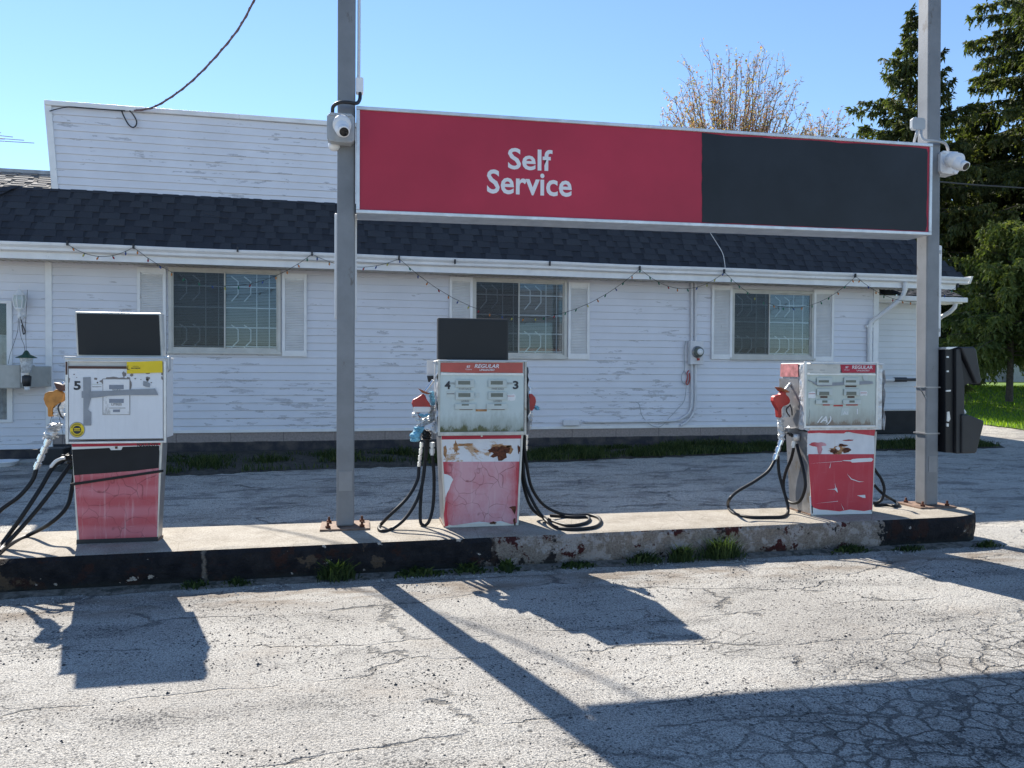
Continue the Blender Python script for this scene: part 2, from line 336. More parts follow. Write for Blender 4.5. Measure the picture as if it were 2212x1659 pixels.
M['lawn_ground'] = lawn_ground()

def glass(name, tint, refl):
    m = bpy.data.materials.new(name); m.use_nodes = True; nt = m.node_tree; nt.nodes.clear()
    o = N(nt, 'ShaderNodeOutputMaterial'); t = N(nt, 'ShaderNodeBsdfTransparent'); g = N(nt, 'ShaderNodeBsdfGlossy')
    t.inputs[0].default_value = (*tint, 1); g.inputs['Roughness'].default_value = .04; g.inputs[0].default_value = (.70, .82, .95, 1)
    fr = N(nt, 'ShaderNodeFresnel'); fr.inputs[0].default_value = 1.5
    f = math_(nt, 'MULTIPLY', fr.outputs[0], refl, True); ms = N(nt, 'ShaderNodeMixShader')
    nt.links.new(f, ms.inputs[0]); nt.links.new(t.outputs[0], ms.inputs[1]); nt.links.new(g.outputs[0], ms.inputs[2])
    nt.links.new(ms.outputs[0], o.inputs[0])
    b = N(nt, 'ShaderNodeBump'); b.inputs['Strength'].default_value = .05; b.inputs['Distance'].default_value = .02
    nt.links.new(noi(nt, coords(nt), 1.5, 2), b.inputs['Height']); nt.links.new(b.outputs[0], g.inputs['Normal'])
    return m
M['glass'] = glass('window_glass', (.86, .90, .92), .9)
def screen_mat():
    m = bpy.data.materials.new('insect_screen'); m.use_nodes = True; nt = m.node_tree; nt.nodes.clear()
    o = N(nt, 'ShaderNodeOutputMaterial'); t = N(nt, 'ShaderNodeBsdfTransparent'); g = N(nt, 'ShaderNodeBsdfDiffuse')
    g.inputs[0].default_value = (.07, .07, .075, 1); ms = N(nt, 'ShaderNodeMixShader'); ms.inputs[0].default_value = .50
    nt.links.new(t.outputs[0], ms.inputs[1]); nt.links.new(g.outputs[0], ms.inputs[2]); nt.links.new(ms.outputs[0], o.inputs[0]); return m
M['screen'] = screen_mat()

def faded_red(name, red, pink, kind):
    """Sun-bleached vinyl: kind 'bands' horizontal fade bands, 'blotch' a bleached middle, 'plain' nearly even."""
    m, nt, p = newmat(name); v = coords(nt); X, Y, Z = sepxyz(nt, v)
    if kind == 'bands':
        wv = N(nt, 'ShaderNodeTexWave', wave_type='BANDS', bands_direction='Z', wave_profile='SIN')
        wv.inputs['Scale'].default_value = 2.1; wv.inputs['Distortion'].default_value = 2.2; wv.inputs['Detail'].default_value = 3; wv.inputs['Detail Scale'].default_value = 1.2
        nt.links.new(v, wv.inputs['Vector'])
        f = math_(nt, 'ADD', math_(nt, 'MULTIPLY', ramp(nt, wv.outputs['Fac'], [(.2, 0), (.8, 1)]), .38), math_(nt, 'MULTIPLY', noi(nt, v, 5, 6), .7))
        f = math_(nt, 'SUBTRACT', f, .1)
    elif kind == 'blotch':
        ax = math_(nt, 'ABSOLUTE', math_(nt, 'MULTIPLY', X, 3.3))
        f = math_(nt, 'SUBTRACT', math_(nt, 'MULTIPLY', noi(nt, coords(nt, (1, 1, .8)), 5, 7, .65), 2.0), math_(nt, 'MULTIPLY', math_(nt, 'POWER', ax, 6), 1.2))
        f = math_(nt, 'SUBTRACT', f, .05)
    else:
        f = ramp(nt, noi(nt, v, 4, 5), [(.4, 0), (.9, .5)])
    col = mix(nt, math_(nt, 'MULTIPLY', f, 1.0, True), red, pink)
    wv2 = N(nt, 'ShaderNodeVectorMath', operation='ADD'); nn = N(nt, 'ShaderNodeTexNoise'); nn.inputs['Scale'].default_value = 4
    nt.links.new(v, nn.inputs['Vector']); sc = N(nt, 'ShaderNodeVectorMath', operation='SCALE'); sc.inputs['Scale'].default_value = .25
    nt.links.new(nn.outputs['Color'], sc.inputs[0]); nt.links.new(coords(nt, (1.2, 1, 1.0)), wv2.inputs[0]); nt.links.new(sc.outputs[0], wv2.inputs[1])
    cv = N(nt, 'ShaderNodeTexVoronoi', feature='DISTANCE_TO_EDGE'); cv.inputs['Scale'].default_value = 6.5
    nt.links.new(wv2.outputs[0], cv.inputs['Vector'])
    k = 0 if kind == 'plain' else .75
    cr = math_(nt, 'MULTIPLY', ramp(nt, cv.outputs[0], [(0, 1), (.022, 0)]), math_(nt, 'MULTIPLY', ramp(nt, noi(nt, v, 6, 2), [(.4, .2), (.55, 1)]), k))
    col = mix(nt, cr, col, tuple(c * .35 for c in red))
    vx = noi(nt, coords(nt, (16, 1, 1.2)), 2, 6, .7)
    col = mix(nt, math_(nt, 'MULTIPLY', ramp(nt, vx, [(.54, 0), (.72, 1)]), .40 if kind != 'plain' else .10), col, (.68, .50, .52))
    sx = noi(nt, coords(nt, (1.5, 1, 25)), 3, 6, .75)
    col = mix(nt, math_(nt, 'MULTIPLY', ramp(nt, sx, [(.62, 0), (.70, 1)]), .35 if kind != 'plain' else .12), col, (.7, .6, .62))
    setc(nt, p, col); p.inputs['Roughness'].default_value = .45
    bump(nt, p, math_(nt, 'SUBTRACT', noi(nt, v, 12, 3), cr), .3, .004); return m
M['red_bands'] = faded_red('faded_red_vinyl_bands', (.44, .04, .055), (.58, .21, .25), 'bands')
M['red_blotch'] = faded_red('bleached_red_vinyl', (.46, .04, .06), (.60, .32, .36), 'blotch')
M['red_plain'] = faded_red('red_vinyl', (.50, .022, .045), (.55, .10, .13), 'plain')
def rusty_white(name, thr):
    m, nt, p = newmat(name); v = coords(nt)
    base = ramp(nt, noi(nt, v, 6, 4), [(.3, (.60, .61, .64)), (.7, (.74, .74, .76))])
    n = noi(nt, coords(nt, (1, 1, 1.6), (2, 2, 8)), 4.2, 7, .66, .4)
    col = mix(nt, ramp(nt, n, [(thr, 0), (thr + .04, .9)]), base, (.45, .27, .14))
    col = mix(nt, ramp(nt, n, [(thr + .07, 0), (thr + .09, 1)]), col, (.12, .04, .02))
    st = noi(nt, coords(nt, (22, 1, .9)), 1.5, 4)
    col = mix(nt, math_(nt, 'MULTIPLY', ramp(nt, st, [(.58, 0), (.72, 1)]), .3), col, (.5, .36, .22))
    setc(nt, p, col); p.inputs['Roughness'].default_value = .5; bump(nt, p, n, .4, .01); return m
M['rusty_white'] = rusty_white('rusty_white_panel', .60)
M['rusty_white2'] = rusty_white('white_panel', .70)
def grimy_face(name, base, moss, z0, strength):
    m, nt, p = newmat(name); v = coords(nt); X, Y, Z = sepxyz(nt, v)
    n = noi(nt, coords(nt, (2.2, 1, 1)), 6, 7, .7)
    h = math_(nt, 'ADD', math_(nt, 'SUBTRACT', Z, z0), math_(nt, 'MULTIPLY', math_(nt, 'SUBTRACT', n, .5), -.26))
    g = ramp(nt, h, [(.015, strength), (.045, strength * .45), (.16, 0)])
    streak = math_(nt, 'MULTIPLY', ramp(nt, noi(nt, coords(nt, (25, 1, 2)), 1.3, 5), [(.5, 0), (.75, .25)]), 1)
    b = ramp(nt, noi(nt, v, 5, 4), [(.3, tuple(c * .92 for c in base)), (.7, base)])
    col = mix(nt, streak, b, tuple(c * .72 for c in base)); col = mix(nt, g, col, moss)
    setc(nt, p, col); p.inputs['Roughness'].default_value = .25; return m
M['face4'] = grimy_face('mossy_display_face', (.52, .60, .60), (.07, .085, .035), .765, 1.0)
M['face3'] = grimy_face('grimy_display_face', (.50, .56, .52), (.16, .10, .065), .79, .85)
M['face5'] = grimy_face('white_display_face', (.70, .72, .76), (.3, .3, .3), .55, .0)
for nm, c, e in (('bulb_red', (.30, .02, .03), 0), ('bulb_green', (.01, .14, .08), 0), ('bulb_blue', (.03, .06, .22), 0), ('bulb_orange', (.55, .19, .04), 0), ('bulb_yellow', (.42, .38, .10), 0)):
    M[nm] = pbr(nm, c, .2, var=.03)

# ------------------------------------------------------------------ mesh builder
class MB:
    def __init__(s): s.v = []; s.f = []; s.sm = []; s.mi = []; s.tone = []
    def add(s, vs, fs, m=0, smooth=False, tone=None):
        o = len(s.v); s.v += [tuple(v) for v in vs]
        for f in fs:
            s.f.append(tuple(i + o for i in f)); s.sm.append(smooth); s.mi.append(m); s.tone.append(tone if tone is not None else .5)
    def box(s, x0, x1, y0, y1, z0, z1, m=0):
        v = [(x, y, z) for x in (x0, x1) for y in (y0, y1) for z in (z0, z1)]
        s.add(v, [(0, 1, 3, 2), (4, 6, 7, 5), (0, 4, 5, 1), (2, 3, 7, 6), (0, 2, 6, 4), (1, 5, 7, 3)], m)
    def hexa(s, lo, hi, m=0):                       # lo / hi : 4 points each, same winding
        v = list(lo) + list(hi)
        s.add(v, [(3, 2, 1, 0), (4, 5, 6, 7), (0, 1, 5, 4), (1, 2, 6, 5), (2, 3, 7, 6), (3, 0, 4, 7)], m)
    def prism(s, pts, d, m=0):                      # polygon of 3-D points extruded by vector d
        n = len(pts); d = Vector(d); a = [Vector(p) for p in pts]; v = a + [p + d for p in a]
        s.add(v, [tuple(range(n))[::-1], tuple(range(n, 2 * n))] + [(i, (i + 1) % n, n + (i + 1) % n, n + i) for i in range(n)], m)
    def tube(s, path, r, n=8, m=0, cap=True, closed=False):
        path = [Vector(p) for p in path]; rr = r if isinstance(r, (list, tuple)) else [r] * len(path)
        vs = []; prev = None
        for i, p in enumerate(path):
            t = (path[min(i + 1, len(path) - 1)] - path[max(i - 1, 0)])
            t = t.normalized() if t.length > 1e-9 else Vector((0, 0, 1))
            if prev is None:
                a = t.orthogonal().normalized()
            else:
                a = prev - t * prev.dot(t); a = a.normalized() if a.length > 1e-6 else t.orthogonal().normalized()
            prev = a; b = t.cross(a)
            for k in range(n):
                g = 2 * math.pi * k / n; vs.append(p + (a * math.cos(g) + b * math.sin(g)) * rr[i])
        fs = []
        for i in range(len(path) - 1):
            for k in range(n): fs.append((i * n + k, i * n + (k + 1) % n, (i + 1) * n + (k + 1) % n, (i + 1) * n + k))
        s.add(vs, fs, m, True)
        if cap: s.add([vs[k] for k in range(n)], [tuple(range(n))[::-1]], m); s.add(vs[-n:], [tuple(range(n))], m)
    def lathe(s, prof, c, axis=(0, 0, 1), n=16, m=0, smooth=True):   # prof: (r, h)
        ax = Vector(axis).normalized(); a = ax.orthogonal().normalized(); b = ax.cross(a); c = Vector(c)
        vs = [c + ax * h + (a * math.cos(2 * math.pi * k / n) + b * math.sin(2 * math.pi * k / n)) * r for r, h in prof for k in range(n)]
        fs = [(i * n + k, i * n + (k + 1) % n, (i + 1) * n + (k + 1) % n, (i + 1) * n + k) for i in range(len(prof) - 1) for k in range(n)]
        s.add(vs, fs, m, smooth)
    def build(s, name, mats, parent=None, world=False, bevel=0, label=None, tone=False, segs=2):
        me = bpy.data.meshes.new(name); vs = s.v
        if world and parent is not None:
            Mi = parent['_m']; Mi = Matrix([Mi[i * 4:i * 4 + 4] for i in range(4)]).inverted(); vs = [tuple(Mi @ Vector(v)) for v in vs]
        me.from_pydata(vs, [], s.f)
        if not isinstance(mats, (list, tuple)): mats = [mats]
        for q in mats: me.materials.append(M[q] if isinstance(q, str) else q)
        me.polygons.foreach_set('use_smooth', s.sm); me.polygons.foreach_set('material_index', s.mi)
        if tone:
            at = me.attributes.new('tone', 'FLOAT', 'FACE'); at.data.foreach_set('value', s.tone)
        me.update(); o = bpy.data.objects.new(name, me); COL.objects.link(o)
        if parent is not None: o.parent = parent
        if bevel:
            b = o.modifiers.new('bevel', 'BEVEL'); b.width = bevel; b.segments = segs; b.limit_method = 'ANGLE'; b.angle_limit = R_(40)
        if label: o['label'] = label
        return o
def tag(o, label=None, cat=None, group=None, kind=None):
    if label: o['label'] = label
    if cat: o['category'] = cat
    if group: o['group'] = group
    if kind: o['kind'] = kind
    return o
def thing(name, label, cat, loc=(0, 0, 0), rz=0, group=None):
    o = bpy.data.objects.new(name, None); COL.objects.link(o); o.location = loc; o.rotation_euler = (0, 0, rz); o.empty_display_size = .1
    mm = Matrix.Translation(loc) @ Matrix.Rotation(rz, 4, 'Z')
    o['_m'] = [c for r in mm for c in r]
    return tag(o, label, cat, group)
def catmull(pts, k=6):
    P = [Vector(p) for p in pts]; P = [P[0] * 2 - P[1]] + P + [P[-1] * 2 - P[-2]]; out = []
    for i in range(1, len(P) - 2):
        a, b, c, d = P[i - 1:i + 3]
        for j in range(k):
            t = j / k; out.append(.5 * ((2 * b) + (c - a) * t + (2 * a - 5 * b + 4 * c - d) * t * t + (-a + 3 * b - 3 * c + d) * t ** 3))
    out.append(P[-2]); return out
def text(s, x0, x1, z0, z1, y, mat, parent, shear=0, bold=.0, name='lettering', keep=False, flipx=False):
    """Flat lettering in the plane y (parent's frame), facing -Y, fitted to the rectangle."""
    cu = bpy.data.curves.new(name, 'FONT'); cu.body = s; cu.shear = shear; cu.offset = bold; cu.resolution_u = 3
    t = bpy.data.objects.new(name + '_src', cu); COL.objects.link(t)
    dg = bpy.context.evaluated_depsgraph_get(); me = bpy.data.meshes.new_from_object(t.evaluated_get(dg)); bpy.data.objects.remove(t); bpy.data.curves.remove(cu)
    xs = [v.co.x for v in me.vertices]; ys = [v.co.y for v in me.vertices]
    ax, bx, ay, by = min(xs), max(xs), min(ys), max(ys)
    for v in me.vertices:
        fx = (v.co.x - ax) / (bx - ax); fx = 1 - fx if flipx else fx
        v.co = (x0 + (x1 - x0) * fx, y, z0 + (z1 - z0) * (v.co.y - ay) / (by - ay))
    me.materials.clear(); me.materials.append(M[mat]); me.name = name
    o = bpy.data.objects.new(name, me); COL.objects.link(o)
    if parent is not None: o.parent = parent
    return o
def jag(x0, x1, z0, z1, a=.01, n=5, rnd=random):
    """Irregular torn rectangle as (x, z) points."""
    P = []
    for (ax, az), (bx, bz) in (((x0, z0), (x1, z0)), ((x1, z0), (x1, z1)), ((x1, z1), (x0, z1)), ((x0, z1), (x0, z0))):
        for i in range(n):
            t = i / n; P.append((ax + (bx - ax) * t + rnd.uniform(-a, a), az + (bz - az) * t + rnd.uniform(-a, a)))
    return P
def decal(mb, pts, y, m=0, th=.0015): mb.prism([(x, y, z) for x, z in pts][::-1], (0, -th, 0), m)

# ================================================================== SETTING
def ground_sheet():
    mb = MB(); xs = [-400, -60, -20] + [-12 + i for i in range(0, 36)] + [40, 80, 400]
    ys = [-200, -20, -4, 0, 2, 4, 5, 6, 7, 7.5, 9, 11, 13, 15, 17.5, 20, 24, 30, 45, 80, 300, 900]
    v = [(x, y, gz(y)) for y in ys for x in xs]; n = len(xs)
    mb.add(v, [(j * n + i, j * n + i + 1, (j + 1) * n + i + 1, (j + 1) * n + i) for j in range(len(ys) - 1) for i in range(n - 1)], 0, True)
    tag(mb.build('pavement', 'asphalt'), kind='structure')
    mb = MB(); edge = [(14.8, 4), (14.9, 10), (14.9, 14.7), (15.1, 16.5), (15.0, 17.3), (13.5, 18.0), (11.5, 18.4), (11.5, 24), (11.5, 45), (11.5, 300)]
    fine = []
    for (ax, ay), (bx, by) in zip(edge, edge[1:]):
        k = max(1, int(min(30, abs(by - ay) / .4)))
        for i in range(k): fine.append((ax + (bx - ax) * i / k + random.uniform(-.06, .06), ay + (by - ay) * i / k))
    v = []
    for x, y in fine: v += [(x, y, gz(y) + .02), (x + 6, y, gz(y) + .03), (x + 30, y, gz(y) + .03), (400, y, gz(y) + .03)]
    mb.add(v, [(4 * i + j, 4 * i + j + 1, 4 * i + j + 5, 4 * i + j + 4) for i in range(len(fine) - 1) for j in range(3)], 0, True)
    tag(mb.build('lawn', 'lawn_ground'), kind='structure')
ground_sheet()

def blades(mb, n, pick, h0, h1, wd=.006, lean=.5, rnd=random):
    for _ in range(n):
        x, y, z, s = pick(); h = rnd.uniform(h0, h1) * s; a = rnd.uniform(0, 6.283); l = rnd.uniform(.1, lean) * h
        dx, dy = math.cos(a) * l, math.sin(a) * l; g = rnd.uniform(0, 3.14); wx, wy = math.cos(g) * wd, math.sin(g) * wd
        mb.add([(x - wx, y - wy, z), (x + wx, y + wy, z), (x + dx * .35 + wx * .8, y + dy * .35 + wy * .8, z + h * .55), (x + dx * .35 - wx * .8, y + dy * .35 - wy * .8, z + h * .55), (x + dx, y + dy, z + h * rnd.uniform(.8, 1))],
               [(0, 1, 2, 3), (3, 2, 4)], 0, False, rnd.random())

# lawn grass blades (uncountable)
mb = MB()
def pk():
    y = 14 + 12 * random.random() ** 1.3; x = random.uniform(14.9 if y < 17.4 else 12.0, 26)
    return x, y, gz(y) + .02, 1
blades(mb, 26000, pk, .05, .13, .012, .7)
tag(mb.build('lawn_grass', 'lawn_blade', tone=True), 'short bright green grass of the lawn', 'grass', kind='stuff')

# grass and soil strip along the shop wall
def strip_front(x): 
    P = [(-4.2, -1.15), (-3.6, -1.7), (-2.4, -1.95), (0, -1.6), (2.5, -1.45), (4.5, -1.2), (7.2, -.85), (10, -.95), (13, -.7)]
    for (a, ya), (b, yb) in zip(P, P[1:]):
        if a <= x <= b: return ya + (yb - ya) * (x - a) / (b - a)
    return -.5
mb = MB(); v = []; nx = 120
for i in range(nx + 1):
    x = -4.1 + 15.8 * i / nx; f = strip_front(x) + random.uniform(-.07, .07)
    for y, dz in ((f, -.005), (f + .1, .03), (f * .5, .05), (.02, .07)):
        p = BM @ Vector((x, y, 0)); v.append((p.x, p.y, gz(p.y) + dz))
mb.add(v, [(4 * i + j, 4 * (i + 1) + j, 4 * (i + 1) + j + 1, 4 * i + j + 1) for i in range(nx) for j in range(3)], 0, True)
tag(mb.build('soil_strip', 'soil'), kind='structure')
mb = MB()
def pk():
    while 1:
        x = random.uniform(-3.9, 11.6); f = strip_front(x); t = random.random() ** 1.3; y = f * (.25 + .78 * t) + random.uniform(-.05, .05)
        d = mnoise.noise(Vector((x * 1.6, y * 2.4, 0)))
        if d + (.12 if x > 1 else -.2) > random.uniform(-.35, .4):
            p = BM @ Vector((x, y, 0)); return p.x, p.y, gz(p.y) + .03, .7 + max(0, d)
blades(mb, 24000, pk, .05, .17, .007, .8)
tag(mb.build('wall_grass', 'grass', tone=True), 'shaded grass and weeds growing along the foot of the shop wall', 'grass', kind='stuff')

# loose stones on the pavement (uncountable)
def stones(name, n, pick, r0, r1, mat, label):
    mb = MB()
    for _ in range(n):
        x, y = pick(); r = random.uniform(r0, r1) * (1 if random.random() < .93 else 1.7); z = gz(y)
        a = random.uniform(0, 6.28); P = [(x + r * math.cos(a + k * 1.2566) * random.uniform(.7, 1.1), y + r * math.sin(a + k * 1.2566) * random.uniform(.7, 1.1), z + r * .15) for k in range(5)]
        mb.add(P + [(x, y, z + r * random.uniform(.6, 1.1))], [(k, (k + 1) % 5, 5) for k in range(5)])
    tag(mb.build(name, mat), label, 'gravel', kind='stuff')
def pk():
    while 1:
        x = random.uniform(-2.6, 5); y = random.uniform(2.2, 5.3)
        if mnoise.noise(Vector((x * 1.1 + 5, y * 1.7, 0))) > random.uniform(-.2, .5) and x < y * 1.3 + 1: return x, y
stones('dark_gravel', 4200, pk, .003, .0068, 'pebble', 'loose dark gravel bits scattered over the pale asphalt')
def pk():
    x = random.uniform(-2.8, 5.6); return x, 5.52 + .026 * x - abs(random.gauss(0, .10))
stones('pale_gravel', 900, pk, .003, .009, 'pebble_pale', 'small pale grit gathered along the foot of the concrete island')

# ------------------------------------------------------------------ concrete island
def island():
    X0, X1 = -7.0, 5.52; mb = MB(); nx = 420; prof_n = 9
    def edge(x):
        fr = 5.575 + .028 * x; bk = 6.40
        if x > 5.0:                                   # rounded right end
            t = (x - 5.0) / .52; fr += (1 - math.sqrt(max(0, 1 - t * t))) * .30; bk -= (1 - math.sqrt(max(0, 1 - t * t))) * .35
        return fr, bk
    rows = []
    for i in range(nx + 1):
        x = X0 + (X1 - X0) * i / nx; fr, bk = edge(x)
        chip = max(0, mnoise.noise(Vector((x * 4, 3, 0)))) * .045 + max(0, mnoise.noise(Vector((x * 13, 9, 0)))) * .025
        if abs(x - .98) < .03 or abs(x + 1.06) < .025: chip += .02
        j = lambda z: mnoise.noise(Vector((x * 5, z * 9, 1))) * .016 + mnoise.noise(Vector((x * 17, z * 30, 4))) * .007
        H = .245
        rows.append([(x, fr + .02 + j(0), -.03), (x, fr + .012 + j(.05), .04), (x, fr + j(.1), .10), (x, fr + j(.15), .16), (x, fr + j(.2) + chip * .2, .215 - chip * .5), (x, fr + .012 + chip, H - chip * .25 - .004), (x, fr + .05 + chip * 1.6, H), (x, (fr + bk) / 2, H + .004), (x, bk - .03, H), (x, bk, H - .02), (x, bk + .01, -.03)])
    k = len(rows[0]); v = [p for r in rows for p in r]
    for i in range(nx):
        for j in range(k - 1):
            mb.add([v[i * k + j], v[(i + 1) * k + j], v[(i + 1) * k + j + 1], v[i * k + j + 1]], [(0, 1, 2, 3)], 1 if 5 <= j <= 8 else 0, False)
    mb.add(rows[-1], [tuple(range(k))], 0); mb.add(rows[0], [tuple(range(k))[::-1]], 0)
    o = mb.build('pump_island', ['island_side', 'concrete_top'])
    tag(o, 'long raised concrete island with flaking black and red painted kerb under the pumps', 'concrete island')
island()

def kerb_dirt():
    mb = MB(); v = []; n = 260
    for i in range(n + 1):
        x = -7 + 12.5 * i / n; yb = 5.60 + .028 * x; wd = .10 + .05 * mnoise.noise(Vector((x * 2.2, 7, 0))) + .03 * mnoise.noise(Vector((x * 9, 2, 0)))
        for f, z in ((0, .022), (.35, .016 + .008 * mnoise.noise(Vector((x * 12, 1, 0)))), (.75, .008), (1, .001)): v.append((x, yb - max(.03, wd) * f - .02, z + .002))
    mb.add(v, [(4 * i + j, 4 * i + j + 1, 4 * (i + 1) + j + 1, 4 * (i + 1) + j) for i in range(n) for j in range(3)], 0, True)
    tag(mb.build('dirt', 'kerb_soil'), kind='structure')
M['kerb_soil'] = pbr('kerb_dirt', (.16, .145, .125), .95, var=.3, sc=30, bmp=.9, bsc=80, bd=.01, dirt=((.05, .05, .04), 9, .52))
kerb_dirt()
def weed(px, py, n, h, wd, spread, label, tonebias=0):
    p = atZ(px, py, .0); yb = 5.56 + .026 * p.x; p = Vector((p.x, min(p.y, yb - .02), 0))
    mb = MB(); rnd = random.Random(int(px)); n = int(n * 1.6); h *= 1.35
    for _ in range(n):
        x = rnd.gauss(0, spread * .4); y = -abs(rnd.gauss(0, .03)); hh = h * rnd.uniform(.35, 1) * math.exp(-(x / spread) ** 2); a = rnd.uniform(0, 6.28)
        ln = rnd.uniform(.2, .9) * hh; dx, dy = math.cos(a) * ln, -abs(math.sin(a)) * ln * .8; g = rnd.uniform(-.6, .6); wx, wy = math.cos(g) * wd, math.sin(g) * wd
        mb.add([(x - wx * .5, y, 0), (x + wx * .5, y + wy * .5, 0), (x + dx * .4 + wx, y + dy * .4 + wy, hh * .6), (x + dx * .4 - wx, y + dy * .4 - wy, hh * .6), (x + dx, y + dy, hh * rnd.uniform(.65, 1))],
               [(0, 1, 2, 3), (3, 2, 4)], 0, False, min(1, max(0, rnd.random() + tonebias)))
    o = mb.build('weed_clump', 'weed', tone=True); o.location = p
    tag(o, label, 'weeds', 'weeds along the foot of the island')
weed(432, 1262, 60, .06, .006, .13, 'low dark weeds at the island foot between the leftmost pump and the left post')
weed(518, 1256, 60, .06, .005, .12, 'small weed tuft left of the left post, at the crack in the island')
weed(728, 1250, 150, .15, .005, .16, 'grassy weed clump at the island foot right below the left grey post')
weed(905, 1240, 110, .07, .009, .22, 'broad leafy weeds at the island foot below the hoses of the middle pump')
weed(1010, 1236, 90, .08, .008, .16, 'dark leafy weeds at the island foot below the middle pump')
weed(1082, 1215, 30, .09, .018, .10, 'broad leaved weed growing from the joint in the island kerb')
weed(1240, 1222, 90, .05, .008, .2, 'thin creeping weeds at the island foot right of the kerb joint')
weed(1385, 1215, 110, .10, .006, .16, 'dark weed clump at the foot of the bare concrete kerb')
weed(1462, 1208, 120, .14, .005, .14, 'spiky weed beside the tallest grass tuft on the island kerb', .1)
weed(1550, 1205, 260, .19, .0034, .22, 'tallest bright grass tuft against the middle of the island kerb', .25)
weed(1830, 1192, 100, .07, .010, .2, 'low leafy weeds below the right pump at the kerb')
weed(1960, 1188, 90, .05, .006, .2, 'low weeds at the kerb foot below the black painted right end')
weed(2128, 1180, 90, .06, .006, .14, 'small green weed patch at the rounded right end of the island', .1)

# ================================================================== POSTS, SIGN
def post(pxa, pya, X, Y, wx, wy, top, lean, label):
    t = thing('sign_post', label, 'post', (X, Y, .245), 0, 'grey steel posts holding the sign')
    h = top - .245; a, b = wx / 2, wy / 2
    mb = MB(); mb.hexa([(-a, -b, .02), (a, -b, .02), (a, b, .02), (-a, b, .02)], [(-a + lean, -b, h), (a + lean, -b, h), (a + lean, b, h), (-a + lean, b, h)])
    mb.build('column', 'post_grey', t, bevel=.016, segs=3)
    mb = MB(); mb.box(-.19, .19, -.16, .16, 0, .019); mb.build('base_plate', 'rust_plate', t, bevel=.002)
    for sx in (-.13, .13):
        for sy in (-.11, .11):
            m2 = MB(); m2.lathe([(.0, .0), (.021, .0), (.021, .018), (.0, .018)], (sx, sy, .02), n=6, smooth=False); m2.lathe([(.010, .018), (.010, .045), (0, .045)], (sx, sy, .02), n=8)
            m2.build('anchor_bolt', 'rust', t)
    return t
PL = post(0, 0, -.1145, 6.16, .137, .14, 4.75, .004, 'left grey steel post beside the middle pump, carrying the wide red sign')
PR = post(0, 0, 5.232, 6.228, .134, .146, 5.4, -.052, 'right grey steel post at the end of the island, beside the black windscreen wash unit')
# bands round the right post
mb = MB()
for z in (1.36, .93):
    mb.box(-.073 - .015, .075 - .008, -.079, .079, z - .245, z - .233); mb.build('strap', 'steel', PR); mb = MB()
mb.box(-.17, -.083, -.075, -.06, 1.116, 1.126); mb.prism([(-.15, -.07, 1.114), (-.14, -.07, 1.114), (-.075, -.07, 1.01), (-.075, -.07, 1.03)], (0, .012, 0))
mb.build('strap_bracket', 'steel', PR)
mb = MB(); za, zb_ = atY(2010, 985, 6.155).z - .245, atY(2010, 1020, 6.155).z - .245; mb.box(-.045, .042, -.0775, -.0725, zb_, za); mb.build('cover_plate', 'plate', PR, bevel=.001)
mb = MB(); mb.box(-.050, .052, -.0745, -.0695, .30, .455); mb.build('cover_plate', 'plate', PL, bevel=.001)

# edge-on pole signs fixed behind each post
def side_sign(x0, x1, y, z0, z1, label):
    t = thing('pole_sign', label, 'sign', ((x0 + x1) / 2, y, z0), 0, 'white sign panels on the backs of the posts'); h = (x1 - x0) / 2
    mb = MB(); mb.box(-h, h, .0, .03, 0, z1 - z0); mb.build('panel', 'frame_paint', t, bevel=.012)
    for zz in (.05, z1 - z0 - .08): mb = MB(); mb.box(-h + .02, h - .02, -.012, -.0005, zz, zz + .03); mb.build('bracket', 'steel', t)
a = atY(722.5, 460, 6.245); b = atY(770.5, 690, 6.245)
side_sign(a.x, b.x, 6.245, b.z, a.z, 'white sign panel seen from behind, fixed to the back of the left grey post')
a = atY(2036, 530, 6.335); b = atY(2036, 728, 6.335)
side_sign(a.x - .20, a.x, 6.335, b.z, a.z, 'white sign panel seen from behind, fixed to the back of the right grey post')

